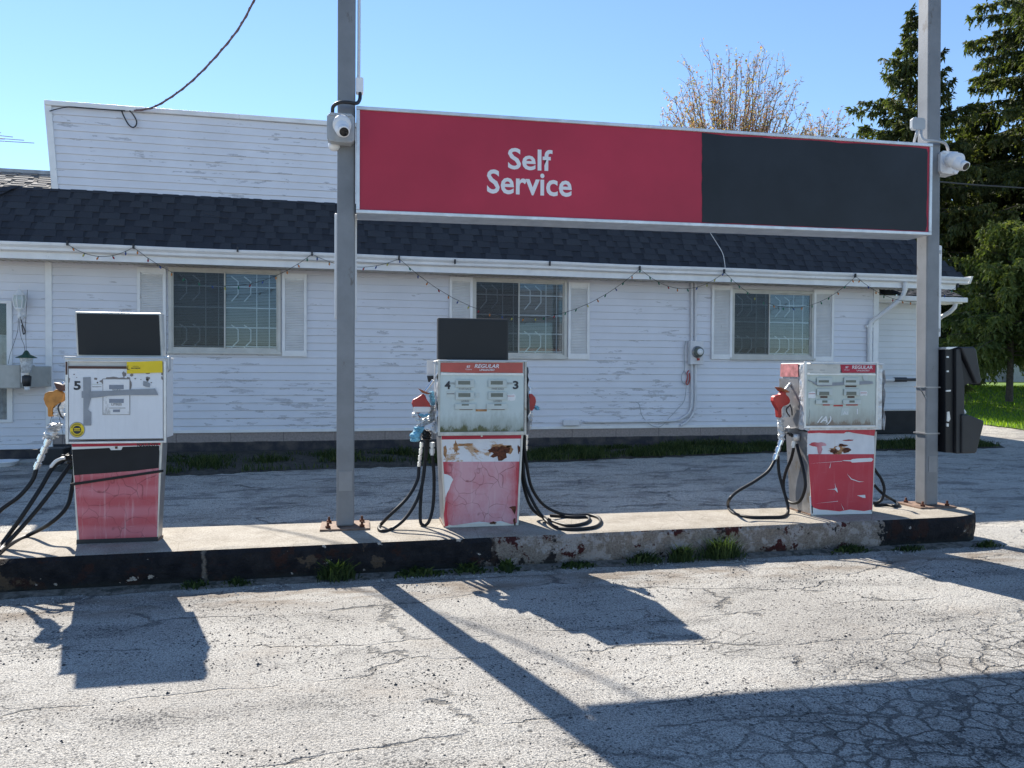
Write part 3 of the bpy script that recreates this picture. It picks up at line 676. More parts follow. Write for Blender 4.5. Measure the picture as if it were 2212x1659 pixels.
def big_sign():
    Y0 = 6.03; Y1 = 6.33
    tl, tr, bl_, br = atY(769.5, 227.5, Y0), atY(2016, 310, Y0), atY(769.5, 460, Y0), atY(2012.5, 507.5, Y0)
    t = thing('sign_box', 'wide red and black Self Service sign box hanging between the two grey posts', 'sign', (tl.x, Y0, bl_.z))
    L = tr.x - tl.x; H = ((tl.z - bl_.z) + (tr.z - br.z)) / 2; s = (tr.z - tl.z + br.z - bl_.z) / 2 / L
    sh = lambda x, z: z + s * x
    def sbox(mb, x0, x1, y0, y1, z0, z1, m=0):
        mb.hexa([(x0, y0, sh(x0, z0)), (x1, y0, sh(x1, z0)), (x1, y1, sh(x1, z0)), (x0, y1, sh(x0, z0))], [(x0, y0, sh(x0, z1)), (x1, y0, sh(x1, z1)), (x1, y1, sh(x1, z1)), (x0, y1, sh(x0, z1))], m)
    mb = MB(); sbox(mb, .004, L - .004, .03, Y1 - Y0, .004, H - .004); mb.build('cabinet', 'alu', t)
    mb = MB(); fwd = .028
    sbox(mb, 0, L, 0, .06, 0, fwd); sbox(mb, 0, L, 0, .06, H - fwd, H); sbox(mb, 0, fwd, .001, .06, fwd, H - fwd); sbox(mb, L - fwd, L, .001, .06, fwd, H - fwd)
    mb.build('sign_frame', 'alu', t, bevel=.004)
    xs = atY(1520, 300, Y0).x - tl.x
    mb = MB(); sbox(mb, fwd, L - fwd, .014, .028, fwd, H - fwd); mb.build('red_face', 'sign_red', t)
    mb = MB(); rnd = random.Random(3); P = [(xs + rnd.uniform(-.004, .004) - .012 * (k / 14) , fwd + .008 + (H - 2 * fwd - .012) * k / 14) for k in range(15)][::-1]
    Q = [(x, fwd + .007 + rnd.uniform(-.003, .003)) for x in [xs + (L - fwd - .03 - xs) * k / 20 for k in range(1, 21)]]
    P2 = [(L - fwd - .018 + rnd.uniform(-.004, .004), fwd + (H - 2 * fwd) * k / 14) for k in range(1, 14)]
    T = [(xs + (L - fwd - .02 - xs) * (20 - k) / 20, H - fwd - .014 + rnd.uniform(-.006, .005)) for k in range(1, 20)]
    pts = P[::1] + Q + P2 + [(L - fwd - .03, H - fwd - .02)] + T
    mb.prism([(x, .0135, sh(x, z)) for x, z in pts][::-1], (0, -.002, 0)); mb.build('black_paint', 'dark_blue_black', t)
    for wd, (a, b, c, d) in (('Self', (1098, 320.5, 1194, 367)), ('Service', (1052.5, 369, 1236, 421))):
        p, q = atY(a, b, Y0), atY(c, d, Y0)
        p2, q2 = atY(a, d, Y0), atY(c, b, Y0)
        o = text(wd, p.x - tl.x, q.x - tl.x, (p2.z + q.z) / 2 - bl_.z, (p.z + q2.z) / 2 - bl_.z, .0125, 'lettering_white', t, bold=.018)
        for v in o.data.vertices: v.co.z += s * (v.co.x - (p.x + q.x) / 2 + tl.x)
    return t
big_sign()

def ptz(px, py, Y, z=None): return atY(px, py, Y)
def camera_thing(px, py, Y, label, flip=1, boxw=.27, cable=None, front=True):
    p = atY(px, py, Y)
    t = thing('security_camera', label, 'security camera', (p.x, Y, p.z), 0, 'white dome cameras on the posts')
    s = .068
    mb = MB(); mb.lathe([(0, -.075), (s * 1.0, -.07), (s * 1.02, .02), (s * .95, .028), (0, .028)], (0, 0, .045), axis=(0, .9, .35), n=24)
    mb.build('mount_ring', 'cam_white', t)
    mb = MB(); mb.lathe([(s * .85, .0), (s * .86, .05), (s * .72, .095), (s * .45, .13), (0, .145)], (0, -.02, .03), axis=(flip * .06, -.75, -.66), n=24); mb.build('dome', 'cam_white', t)
    d = Vector((flip * .12, -.8, -.55)).normalized(); c = Vector((0, -.02, .03)) + d * .102
    mb = MB(); mb.lathe([(0, 0), (.042, 0), (.042, .040), (.034, .042)], c, axis=d, n=20, m=0); mb.lathe([(.034, .0405), (.02, .046), (0, .048)], c, axis=d, n=20, m=1); mb.build('lens', ['cam_white', 'lens'], t)
    return t
def jbox(px0, py0, px1, py1, Y, dep, label, lugs=True, mat='box_grey'):
    a, b = atY(px0, py0, Y), atY(px1, py1, Y); cx = (a.x + b.x) / 2; hw = (b.x - a.x) / 2; hh = (a.z - b.z) / 2; cz = (a.z + b.z) / 2
    t = thing('junction_box', label, 'junction box', (cx, Y, cz)); c = hw * .25
    P = [(-hw + c, -hh), (hw - c, -hh), (hw, -hh + c), (hw, hh - c), (hw - c, hh), (-hw + c, hh), (-hw, hh - c), (-hw, -hh + c)]
    mb = MB(); mb.prism([(x, .02, z) for x, z in P], (0, dep - .02, 0)); mb.build('box_body', mat, t, bevel=.004)
    mb = MB(); mb.prism([(x * 1.03, 0, z * 1.03) for x, z in P], (0, .0195, 0))
    if lugs:
        for sx in (-1, 1):
            for sz in (-1, 1): mb.box(sx * hw * .62 - .02, sx * hw * .62 + .02, -.008, .001, sz * hh * .9 - .012, sz * hh * .9 + .012)
    mb.build('box_lid', mat, t, bevel=.004)
    return t
jbox(707, 243, 765, 308, 5.98, .16, 'large grey junction box behind the camera on the left post')
camera_thing(739, 282, 5.92, 'white dome security camera on the left post')
jbox(2033, 326, 2071, 376, 6.12, .14, 'grey junction box behind the camera on the right post', mat='cam_white')
camera_thing(2058, 356, 6.05, 'white dome security camera on the right post', 1)
jbox(769, 166, 785, 200, 6.10, .07, 'small white conduit box high on the left post above the sign', False, 'cam_white')
jbox(1972, 253, 1999, 281, 6.12, .04, 'small grey conduit box on the right post above the sign', False, 'box_grey')
# small second camera behind the left box
mb = MB(); p = atY(722, 319, 6.10); mb.lathe([(0, .03), (.045, .03), (.045, 0), (.03, -.02), (0, -.028)], p, n=16)
o = mb.build('small_camera', 'cam_white'); tag(o, 'small white camera base showing under the grey box on the left post', 'security camera')
def wire(name, pts, r, mat, label, cat='cable', k=8, n=8):
    mb = MB(); mb.tube(catmull(pts, k), r, n); o = mb.build(name, mat); return tag(o, label, cat)
A = atY
mb = MB(); mb.tube([A(776, -60, 6.12), A(775.5, 100, 6.12), A(775, 166, 6.12)], .0125, 10); mb.build('conduit_pipe', 'conduit_white')
tag(bpy.data.objects['conduit_pipe'], 'thin white conduit pipe running up the left post above the sign', 'conduit')
wire('flex_conduit', [A(778, 201, 6.11), A(777, 215, 6.08), A(770, 223, 6.02), A(750, 221, 5.99), A(732, 222, 6.0), A(720, 230, 6.03), A(718, 244, 6.04)], .014, 'black_plastic', 'dark flexible conduit looping round the left post into the grey box')
wire('flex_conduit', [A(1981, 282, 6.12), A(1979, 292, 6.12), A(1976, 302, 6.15), A(1974, 312, 6.2)], .012, 'box_grey', 'left grey flexible conduit dropping behind the sign below the small grey box')
wire('flex_conduit', [A(1990, 282, 6.12), A(1990, 294, 6.10), A(1998, 303, 6.08), A(2020, 305, 6.08), A(2040, 309, 6.12), A(2047, 320, 6.16), A(2048, 328, 6.18)], .012, 'box_grey', 'grey flexible conduit running round the right post to the camera box')

# ================================================================== FUEL PUMPS
def hose(path, parent, r=.0135, Y=None, name='hose'):
    """path: (px, py, Y) or (px, py, 'g') for points lying on the island"""
    def atX(a, b, X): d = ray(a, b); return CAM + d * (X / d.x)
    pts = [atZ(a, b, .245 + r) if c == 'g' else atX(a, b, c[1]) if isinstance(c, tuple) else atY(a, b, c) for a, b, c in path]
    pts = [Vector((p.x, p.y, max(p.z, .245 + r))) if p.y < 6.45 and p.x > -5 else p for p in pts]
    mb = MB(); mb.tube(catmull(pts, 8), r, 12); return mb.build(name, 'rubber', parent, world=True)
def zY(z1p, k, ox, oy): return lambda x, y: (ox + k * x, oy + k * y)
def poly_at(mb, pts, Y, th, m=0): mb.prism([atY(a, b, Y) for a, b in pts][::-1], (0, th, 0), m)

class Pump:
    def __init__(s, label, X, Yf, w0=.60, w1=.665, wh=.70, zt=1.335, zm=.752, depth=.42, capmat='alu'):
        s.t = thing('fuel_pump', label, 'fuel pump', (X, Yf, .245), 0, 'old fuel pumps on the island'); s.X, s.Yf, s.d = X, Yf, depth
        t = s.t; s.hf = -.055; s.w0, s.w1, s.wh, s.zt, s.zm = w0, w1, wh, zt, zm
    def P(s, px, py, head=True):                     # pixel -> local (x, z) on the head's or the pedestal's front plane
        Y = s.Yf + (s.hf if head else 0); p = atY(px, py, Y); return p.x - s.X, p.z - .245
    def rect(s, x0, y0, x1, y1, head=True):
        a = s.P(x0, y0, head); b = s.P(x1, y1, head); return a[0], b[0], b[1], a[1]
    def body(s, edge='cream_edge', skin='steel', headskin='foil'):
        t = s.t; a, b, d = s.w0 / 2, s.w1 / 2, s.d; dp = d - .07
        mb = MB(); mb.hexa([(-a, .012, .015), (a, .012, .015), (a, dp, .015), (-a, dp, .015)], [(-b, .012, s.zm - .02), (b, .012, s.zm - .02), (b, dp + .03, s.zm - .02), (-b, dp + .03, s.zm - .02)])
        mb.build('pedestal', skin, t)
        mb = MB(); e = .016
        for sx in (-1, 1): mb.hexa([(sx * a - e * (sx > 0), 0, .02), (sx * a + e * (sx < 0), 0, .02), (sx * a + e * (sx < 0), .013, .02), (sx * a - e * (sx > 0), .013, .02)],
                                   [(sx * b - e * (sx > 0), 0, s.zm - .02), (sx * b + e * (sx < 0), 0, s.zm - .02), (sx * b + e * (sx < 0), .013, s.zm - .02), (sx * b - e * (sx > 0), .013, s.zm - .02)])
        mb.box(-a + .001, a - .001, .001, .014, .004, .03)
        mb.build('edge_trim', edge, t, bevel=.002)
        mb = MB(); mb.box(-a - .006, a + .006, .006, dp + .01, 0, .018); mb.build('base_skirt', 'rust_plate', t)
        h = s.wh / 2; f = s.hf
        mb = MB(); mb.box(-h + .004, h - .004, f + .02, d + .01, s.zm, s.zt - .012); mb.build('head_housing', headskin, t)
        mb = MB(); mb.hexa([(-h - .004, f - .006, s.zt - .012), (h + .004, f - .006, s.zt - .012), (h + .004, d + .02, s.zt - .012), (-h - .004, d + .02, s.zt - .012)],
                           [(-h + .004, f + .004, s.zt), (h - .004, f + .004, s.zt), (h - .004, d + .01, s.zt), (-h + .004, d + .01, s.zt)])
        mb.build('top_cap', 'orange_stain', t, bevel=.002)
    def frame(s, x0, y0, x1, y1, fr=.018, mat='alu', bot=None):
        t = s.t; X0, X1, Z0, Z1 = s.rect(x0, y0, x1, y1); f = s.hf; mb = MB(); B = bot or fr
        mb.box(X0, X0 + fr, f, f + .022, Z0, Z1); mb.box(X1 - fr, X1, f, f + .022, Z0, Z1)
        mb.box(X0 + fr, X1 - fr, f + .001, f + .022, Z0, Z0 + B); mb.box(X0 + fr, X1 - fr, f + .001, f + .022, Z1 - fr * .6, Z1)
        mb.build('head_frame', mat, t, bevel=.003)
    def panel(s, name, r, mat, head=True, lift=.0, th=.004):
        X0, X1, Z0, Z1 = s.rect(*r, head); f = (s.hf if head else 0) - lift; mb = MB(); mb.box(X0, X1, f, f + th, Z0, Z1); return mb.build(name, mat, s.t)
    def tx(s, body, r, lift, mat, head=True, **k):
        X0, X1, Z0, Z1 = s.rect(*r, head); return text(body, X0, X1, Z0, Z1, (s.hf if head else 0) - lift, mat, s.t, **k)
    def poly(s, name, pts, mat, head=True, lift=.004, th=.0015, parent=None):
        f = (s.hf if head else 0) - lift; mb = MB(); mb.prism([(x, f, z) for x, z in (s.P(a, b, head) for a, b in pts)], (0, th, 0)); return mb.build(name, mat, s.t)
    def topper(s, x0, y0, x1, y1, Y, depth=.1, lean=0, edge='black_plastic'):
        a = atY(x0, y0, Y); b = atY(x1, y1, Y); t = s.t; X0, X1 = a.x - s.X, b.x - s.X; Z0, Z1 = s.zt, a.z - .245; y = Y - s.Yf
        mb = MB(); mb.hexa([(X0 + lean, y + .008, Z0), (X1 + lean, y + .008, Z0), (X1 + lean, y + depth, Z0), (X0 + lean, y + depth, Z0)], [(X0, y + .008, Z1), (X1, y + .008, Z1), (X1, y + depth, Z1), (X0, y + depth, Z1)])
        mb.build('topper_box', edge, t, bevel=.006)
        q = .014; mb = MB(); mb.hexa([(X0 + lean + q, y, Z0 + q), (X1 + lean - q, y, Z0 + q), (X1 + lean - q, y + .0075, Z0 + q), (X0 + lean + q, y + .0075, Z0 + q)], [(X0 + q, y, Z1 - q), (X1 - q, y, Z1 - q), (X1 - q, y + .0075, Z1 - q), (X0 + q, y + .0075, Z1 - q)])
        mb.build('topper_face', 'black_panel', t, bevel=.002)
    def display(s, r, lcd, cap=None, capr=None, capmat='ink_soft', bez='bezel', lcdmat='lcd'):
        X0, X1, Z0, Z1 = s.rect(*r); f = s.hf; mb = MB()
        mb.box(X0, X1, f - .006, f - .0005, Z0, Z1); mb.build('display_bezel', bez, s.t, bevel=.0018)
        x0, x1, z0, z1 = s.rect(*lcd); mb = MB(); mb.box(x0, x1, f - .0075, f - .0062, z0, z1); mb.build('display_screen', lcdmat, s.t)
        if cap: s.tx(cap, capr, .0075, capmat, bold=.02)
def world_lumps(parent, name, mat, pts, r, seed=1, squash=1):
    """crumpled tape or plastic wound about a path of world points"""
    rnd = random.Random(seed); mb = MB(); path = catmull(pts, 7); n = 11; vs = []
    for i, p in enumerate(path):
        for k in range(n):
            g = 2 * math.pi * k / n; q = r * (1 + rnd.uniform(-.35, .35)) * (1 if 0 < i < len(path) - 1 else .3)
            vs.append((p.x + q * math.cos(g), p.y + q * math.sin(g) * squash, p.z + rnd.uniform(-.2, .2) * r))
    mb.add(vs, [(i * n + k, i * n + (k + 1) % n, (i + 1) * n + (k + 1) % n, (i + 1) * n + k) for i in range(len(path) - 1) for k in range(n)])
    return mb.build(name, mat, parent, world=True)
def ribs(mb, a, b, r, n):
    a, b = Vector(a), Vector(b); d = b - a; L = d.length; prof = []
    for i in range(n * 2 + 1): prof.append((r * (1.18 if i % 2 else .86), L * i / (2 * n)))
    mb.lathe([(0, 0)] + prof + [(0, L)], a, axis=d, n=12)

# ---- middle pump (4 / 3)
p4 = Pump('middle fuel pump numbered 4 and 3 with a mossy display and a bleached pink front', .958, 5.985, .60, .665, .705)
p4.body()
k = zY(0, 0, 0, 0)
Z2 = lambda x, y: (771.9 + x * .3333, 645.1 + y * .3333)      # enlarged-view coordinates used while measuring
def R2(x0, y0, x1, y1): return (*Z2(x0, y0), *Z2(x1, y1))
p4.panel('display_panel', R2(536, 480, 1078, 862), 'face4', lift=-.008)
p4.frame(*R2(524, 397, 1096, 884), fr=.017, mat='alu_worn', bot=.03)
p4.panel('rail', R2(541, 482, 1077, 497), 'alu', lift=.0, th=.02)
p4.poly('brand_strip', [Z2(*q) for q in ((540, 415), (1073, 415), (1073, 482), (900, 480), (780, 483), (640, 479), (540, 474))], 'red_orange' if 'red_orange' in M else 'sign_red', lift=-.0045)
p4.tx('REGULAR', R2(759, 424, 918, 450), .001, 'lettering_white', shear=.25, bold=.02)
p4.tx('UNLEADED', R2(792, 455, 889, 468), .001, 'lettering_white', shear=.25, bold=.02)
p4.tx('87', R2(709, 433, 732, 450), .001, 'lettering_white', bold=.02)
p4.tx('Octane', R2(701, 453, 742, 463), .001, 'lettering_white')
p4.tx('4', R2(566, 534, 604, 587), -.004, 'ink', bold=.03); p4.tx('3', R2(1009, 533, 1045, 587), -.004, 'ink', bold=.03)
for dx, e in ((0, 0), (211, 3)):
    p4.display(R2(637 + dx, 526, 757 + dx, 575), R2(653 + dx, 533, 731 + dx, 557), 'THIS SALE', R2(657 + dx, 579, 738 + dx, 590))
    p4.display(R2(637 + dx, 605, 757 + dx, 655), R2(654 + dx, 612, 732 + dx, 637), 'LITRES', R2(672 + dx, 659, 724 + dx, 670))
    p4.display(R2(632 + dx - 2 * e, 681, 768 + dx - 2 * e, 716), R2(676 + dx, 683, 722 + dx, 693))
    p4.panel('label_strip', R2(662 + dx - e, 717, 748 + dx - e, 722), 'ink_soft', lift=-.0055, th=.002)
p4.panel('label_strip', R2(768, 717, 840, 731), 'rust_light', lift=-.0055, th=.002)
for r in ((578, 597, 633, 640), (764, 612, 792, 640)): p4.poly('sticker', [Z2(a, b) for a, b in jag(r[0], r[2], r[1], r[3], 2, 4)], 'bezel', lift=-.006)
p4.poly('sticker', [Z2(a, b) for a, b in jag(974, 1024, 620, 662, 5, 4)], 'white_enamel', lift=-.006)
p4.panel('sticker_stripe', R2(580, 615, 630, 619), 'brown', lift=-.0045, th=.001); p4.panel('sticker_stripe', R2(975, 630, 1018, 633), 'nozzle_red', lift=-.0045, th=.001)
for r in ((600, 545, 634, 548), (604, 552, 634, 554), (966, 545, 1008, 548), (968, 552, 1006, 554)): p4.panel('fine_print', R2(*r), 'ink_soft', lift=-.0055, th=.001)
# pedestal front
p4.panel('red_band', R2(546, 880, 1062, 907), 'sign_red', head=False, lift=.001)
p4.poly('upper_panel', [Z2(*q) for q in ((548, 903), (1059, 900), (1051, 1058), (556, 1060))], 'rusty_white', head=False, lift=.0005, th=.002)
p4.poly('lower_panel', [Z2(*q) for q in ((556, 1058), (1050, 1056), (1040, 1290), (1034, 1452), (1000, 1462), (930, 1440), (860, 1452), (790, 1444), (700, 1458), (620, 1470), (580, 1462), (574, 1380), (566, 1200))], 'red_blotch', head=False, lift=.002, th=.002)
p4.poly('panel_border', [Z2(*q) for q in ((557, 1200), (1046, 1200), (1036, 1472), (570, 1484))], 'white_enamel', head=False, lift=-.002, th=.002)
p4.poly('torn_vinyl', [Z2(*q) for q in ((560, 1135), (585, 1140), (607, 1152), (620, 1172), (606, 1200), (596, 1232), (580, 1262), (572, 1290), (566, 1240))], 'white_enamel', head=False, lift=.006, th=.002)
p4.poly('torn_vinyl', [Z2(*q) for q in ((560, 1400), (572, 1300), (585, 1330), (580, 1400), (590, 1470), (566, 1478))], 'red_plain', head=False, lift=.005, th=.002)
rnd = random.Random(11)
def blot(P, cx, cy, rx, ry, n, mat, name, head=False, lift=.0035, Z=Z2, j=.35, rn=None):
    rn = rn or rnd; pts = []
    for i in range(n):
        g = -2 * math.pi * i / n; q = 1 + rn.uniform(-j, j); pts.append(Z(cx + rx * q * math.cos(g), cy + ry * q * math.sin(g)))
    return P.poly(name, pts, mat, head=head, lift=lift)
blot(p4, 925, 995, 62, 42, 22, 'rust', 'rust_hole'); blot(p4, 985, 975, 26, 30, 14, 'rust_light', 'rust_stain', lift=.003)
blot(p4, 870, 985, 30, 12, 12, 'rust', 'rust_spot', lift=.0032); blot(p4, 925, 955, 60, 10, 16, 'rust_light', 'rust_stain', lift=.003)
blot(p4, 640, 962, 16, 40, 14, 'rust_light', 'rust_stain', lift=.0028); blot(p4, 700, 948, 60, 9, 14, 'rust_light', 'rust_stain', lift=.003)
blot(p4, 568, 985, 11, 45, 12, 'rust_light', 'rust_stain', lift=.0028); blot(p4, 1046, 975, 8, 26, 12, 'rust', 'rust_spot', lift=.003)
blot(p4, 770, 988, 14, 10, 10, 'rust_light', 'rust_spot', lift=.003)
p4.poly('rust_hole', [Z2(*q) for q in ((982, 1352), (1005, 1345), (1027, 1344), (1028, 1368), (1020, 1398), (1008, 1378), (998, 1362))], 'rust', head=False, lift=.005)
blot(p4, 880, 1452, 22, 9, 12, 'rust', 'rust_spot', lift=.006); blot(p4, 1018, 1440, 9, 24, 12, 'rust', 'rust_spot', lift=.006)
p4.panel('lock', R2(800, 883, 812, 895), 'alu', head=False, lift=.004)
p4.topper(946.6, 686, 1098.5, 776, 6.09, .11)
# taped side edges of the head
ft = atY(*Z2(500, 400), 6.0)
def tape_side(P, x_side, Y0, Y1, z0, z1, seed, mat='foil', bulge=.012, z_n=14):
    rnd = random.Random(seed); mb = MB(); sx = 1 if x_side > 0 else -1; nv = 6; vs = []
    for i in range(z_n + 1):
        z = z0 + (z1 - z0) * i / z_n
        for j in range(nv + 1):
            y = Y0 + (Y1 - Y0) * j / nv; vs.append((x_side + sx * (.003 + rnd.uniform(0, bulge)), y + rnd.uniform(-.004, .004), z + rnd.uniform(-.006, .006)))
    mb.add(vs, [(i * (nv + 1) + j, i * (nv + 1) + j + 1, (i + 1) * (nv + 1) + j + 1, (i + 1) * (nv + 1) + j) for i in range(z_n) for j in range(nv)])
    return mb.build('side_tape', mat, P.t)
tape_side(p4, -.352, -.05, .12, p4.zm, p4.zt - .01, 5, bulge=.022); tape_side(p4, .352, -.05, .14, p4.zm + .02, p4.zt - .05, 6, bulge=.03)

def nozzle(P, outline, Y, th, mat, name='nozzle_body'):
    mb = MB(); poly_at(mb, outline, Y, th); o = mb.build(name, mat, P.t, world=True, bevel=.008, segs=3); return o
# left nozzle of the middle pump
Yn = 6.10
nozzle(p4, [Z2(*q) for q in ((410, 628), (430, 616), (442, 632), (452, 655), (470, 680), (476, 705), (364, 712), (354, 680), (362, 655), (392, 640))], Yn, .06, 'nozzle_red')
nozzle(p4, [Z2(*q) for q in ((362, 700), (474, 700), (478, 722), (470, 738), (368, 740))], Yn - .004, .068, 'white_enamel', 'nozzle_band')
nozzle(p4, [Z2(*q) for q in ((380, 736), (408, 736), (412, 780), (392, 784))], Yn + .01, .04, 'nozzle_red', 'nozzle_grip')
nozzle(p4, [Z2(*q) for q in ((396, 582), (430, 596), (480, 618), (450, 620), (425, 612))], Yn - .03, .10, 'nozzle_orange', 'splash_guard')
mb = MB(); ribs(mb, atY(*Z2(436, 606), Yn + .03), atY(*Z2(492, 530), Yn + .05), .013, 9); mb.build('spout', 'chrome', p4.t, world=True)
world_lumps(p4.t, 'tape_wrap', 'foil', [atY(*Z2(470, 690), Yn + .05), atY(*Z2(488, 740), Yn + .06), atY(*Z2(470, 790), Yn + .03), atY(*Z2(430, 812), Yn + .02), atY(*Z2(405, 830), Yn + .02)], .032, 3)
world_lumps(p4.t, 'plastic_wrap', 'plastic_bag', [atY(*Z2(372, 735), Yn + .03), atY(*Z2(388, 775), Yn + .03), atY(*Z2(420, 800), Yn + .03), atY(*Z2(460, 770), Yn + .05)], .030, 9)
world_lumps(p4.t, 'blue_paper_towel', 'blue_tape', [atY(*Z2(404, 830), Yn), atY(*Z2(396, 858), Yn), atY(*Z2(372, 885), Yn - .01), atY(*Z2(378, 925), Yn)], .036, 4)
world_lumps(p4.t, 'blue_paper_towel', 'blue_tape', [atY(*Z2(482, 600), Yn + .07), atY(*Z2(484, 650), Yn + .07), atY(*Z2(492, 690), Yn + .07)], .022, 8)
world_lumps(p4.t, 'blue_paper_towel', 'blue_tape', [atY(*Z2(405, 745), Yn - .01), atY(*Z2(430, 765), Yn - .01), atY(*Z2(462, 745), Yn)], .020, 12)
mb = MB(); poly_at(mb, [Z2(*q) for q in ((452, 398), (492, 402), (494, 500), (452, 500))], 6.36, .02); mb.build('side_panel', 'white_enamel', p4.t, world=True)
mb = MB(); poly_at(mb, [Z2(*q) for q in ((452, 500), (494, 500), (494, 545), (460, 540))], 6.34, .02); mb.build('nozzle_boot', 'black_plastic', p4.t, world=True)
world_lumps(p4.t, 'torn_tape', 'foil', [atY(*Z2(505, 800), 6.05), atY(*Z2(500, 845), 6.03), atY(*Z2(512, 872), 6.03)], .022, 21)
def coupling(P, a, b, Y, r=.016, n=3, mat='chrome', name='coupling'):
    mb = MB(); A_, B_ = atY(*a, Y), atY(*b, Y); d = B_ - A_; prof = [(0, 0)]
    for i in range(n): prof += [(r * .8, i / n), (r * 1.15, i / n + .02), (r * 1.15, (i + .7) / n), (r * .8, (i + .72) / n)]
    mb.lathe([(q, h * d.length) for q, h in prof + [(r * .8, 1), (0, 1)]], A_, axis=d, n=16, smooth=False); return mb.build(name, mat, P.t, world=True)
world_lumps(p4.t, 'hose_collar', 'black_plastic', [atY(*Z2(440, 850), 6.12), atY(*Z2(450, 880), 6.12), atY(*Z2(448, 915), 6.12)], .034, 31)
coupling(p4, Z2(418, 930), Z2(398, 1100), 6.12, .014, 4)
coupling(p4, Z2(486, 930), Z2(484, 1015), 6.12, .019, 2, 'alu')
H2 = lambda L: [(*Z2(a, b), c) for a, b, c in L]
hose(H2([(400, 1090, 6.12), (388, 1180, 6.10), (325, 1290, 6.05), (210, 1405, 6.0), (152, 1465, 'g'), (140, 1492, 'g'), (165, 1506, 'g'), (225, 1492, 'g'), (310, 1425, 6.02), (385, 1310, 6.08), (425, 1180, 6.12), (440, 1040, 6.14), (450, 900, 6.14)]), p4.t)
hose(H2([(484, 1005, 6.12), (497, 1150, 6.11), (492, 1330, 6.10), (466, 1440, 6.06), (430, 1468, 'g'), (408, 1430, 6.1), (415, 1250, 6.14), (440, 1050, 6.16), (460, 900, 6.16)]), p4.t)
hose(H2([(1085, 890, 6.2), (1082, 950, 6.2), (1098, 1080, 6.2), (1128, 1220, 6.22), (1200, 1330, 6.25), (1300, 1388, 6.24), (1400, 1406, 'g'), (1500, 1402, 'g'), (1562, 1420, 'g'), (1576, 1452, 'g'), (1530, 1482, 'g'), (1400, 1494, 'g'), (1290, 1482, 'g'), (1210, 1425, 6.1), (1140, 1320, 6.15), (1085, 1180, 6.2), (1070, 1000, 6.22)]), p4.t)
hose(H2([(1090, 880, 6.24), (1066, 1100, 6.24), (1090, 1260, 6.24), (1140, 1370, 6.22), (1230, 1440, 6.15), (1360, 1470, 'g'), (1460, 1460, 'g'), (1502, 1438, 'g'), (1490, 1415, 'g'), (1400, 1416, 'g'), (1250, 1405, 6.3)]), p4.t)
nozzle(p4, [Z2(*q) for q in ((1113, 615), (1135, 618), (1155, 640), (1160, 665), (1152, 705), (1135, 728), (1114, 734))], 6.24, .05, 'nozzle_red')
world_lumps(p4.t, 'blue_paper_towel', 'blue_tape', [atY(*Z2(1145, 690), 6.26), atY(*Z2(1160, 705), 6.26), atY(*Z2(1168, 722), 6.26)], .022, 14)
mb = MB(); ribs(mb, atY(*Z2(1112, 630), 6.26), atY(*Z2(1116, 572), 6.28), .011, 6); mb.build('spout', 'chrome', p4.t, world=True)
world_lumps(p4.t, 'tape_wrap', 'foil', [atY(*Z2(1122, 725), 6.24), atY(*Z2(1116, 790), 6.22), atY(*Z2(1104, 850), 6.2)], .024, 15)
coupling(p4, Z2(1098, 880), Z2(1094, 985), 6.21, .013, 3)

# ---- left pump (5)
p5 = Pump('leftmost fuel pump numbered 5 with duct tape across its white display and a black band', -1.705, 5.875, .535, .60, .662, depth=.20)
p5.body(headskin='white_enamel')
Z1 = lambda x, y: (.3752 * x, 622 + .3752 * y)
def R1(x0, y0, x1, y1): return (*Z1(x0, y0), *Z1(x1, y1))
p5.frame(*R1(375, 415, 957, 892), fr=.018, mat='alu', bot=.016)
p5.panel('display_panel', R1(394, 462, 937, 866), 'face5', lift=-.006)
p5.panel('upper_recess', R1(388, 420, 735, 452), 'cream_frame', lift=-.012)
p5.panel('brown_trim', R1(380, 449, 735, 466), 'brown', lift=-.002); p5.panel('brown_trim', R1(377, 424, 389, 500), 'brown', lift=.001)
p5.poly('yellow_sticker', [Z1(*q) for q in ((730, 426), (935, 419), (937, 487), (731, 493))], 'yellow', lift=.003, th=.002)
p5.tx('L', R1(732, 447, 747, 471), .0045, 'ink', bold=.02, shear=.15); p5.tx('(LIMITED)', R1(765, 449, 799, 456), .0045, 'ink'); p5.tx('MAXIMUM', R1(757, 458, 808, 466), .0045, 'ink', bold=.02)
p5.tx('5', R1(423, 536, 464, 588), -.004, 'ink', bold=.035)
rnd = random.Random(5)
blot(p5, 660, 540, 88, 27, 30, 'ink_soft', 'bare_patch', head=True, lift=-.0045, Z=Z1, j=.12)
blot(p5, 735, 560, 20, 46, 18, 'ink_soft', 'bare_patch', head=True, lift=-.0043, Z=Z1, j=.15)
p5.panel('display_bezel', R1(593, 526, 745, 728), 'white_paint', lift=-.002)
p5.poly('display_outline', [Z1(*q) for q in ((590, 522), (748, 522), (748, 731), (590, 731))], 'ink_soft', lift=-.0035)
p5.panel('display_screen', R1(628, 558, 712, 583), 'lcd_blue', lift=-.0005); p5.panel('display_screen', R1(628, 639, 712, 662), 'lcd_blue', lift=-.0005); p5.panel('display_screen', R1(650, 700, 690, 715), 'lcd_blue', lift=-.0005)
p5.tx('LITRES', R1(641, 664, 701, 677), .0, 'ink_soft', bold=.02); p5.panel('fine_print', R1(627, 690, 722, 693), 'ink_soft', lift=-.001)
p5.tx('TOTAL', R1(645, 584, 702, 592), .0, 'ink_soft', bold=.02)
for r in ((527, 552, 585, 557), (527, 567, 584, 572)): p5.panel('fine_print', R1(*r), 'white_paint' if r[1] > 560 else 'bezel', lift=-.005)
p5.panel('fine_print', R1(529, 567, 582, 570), 'ink_soft', lift=-.0045)
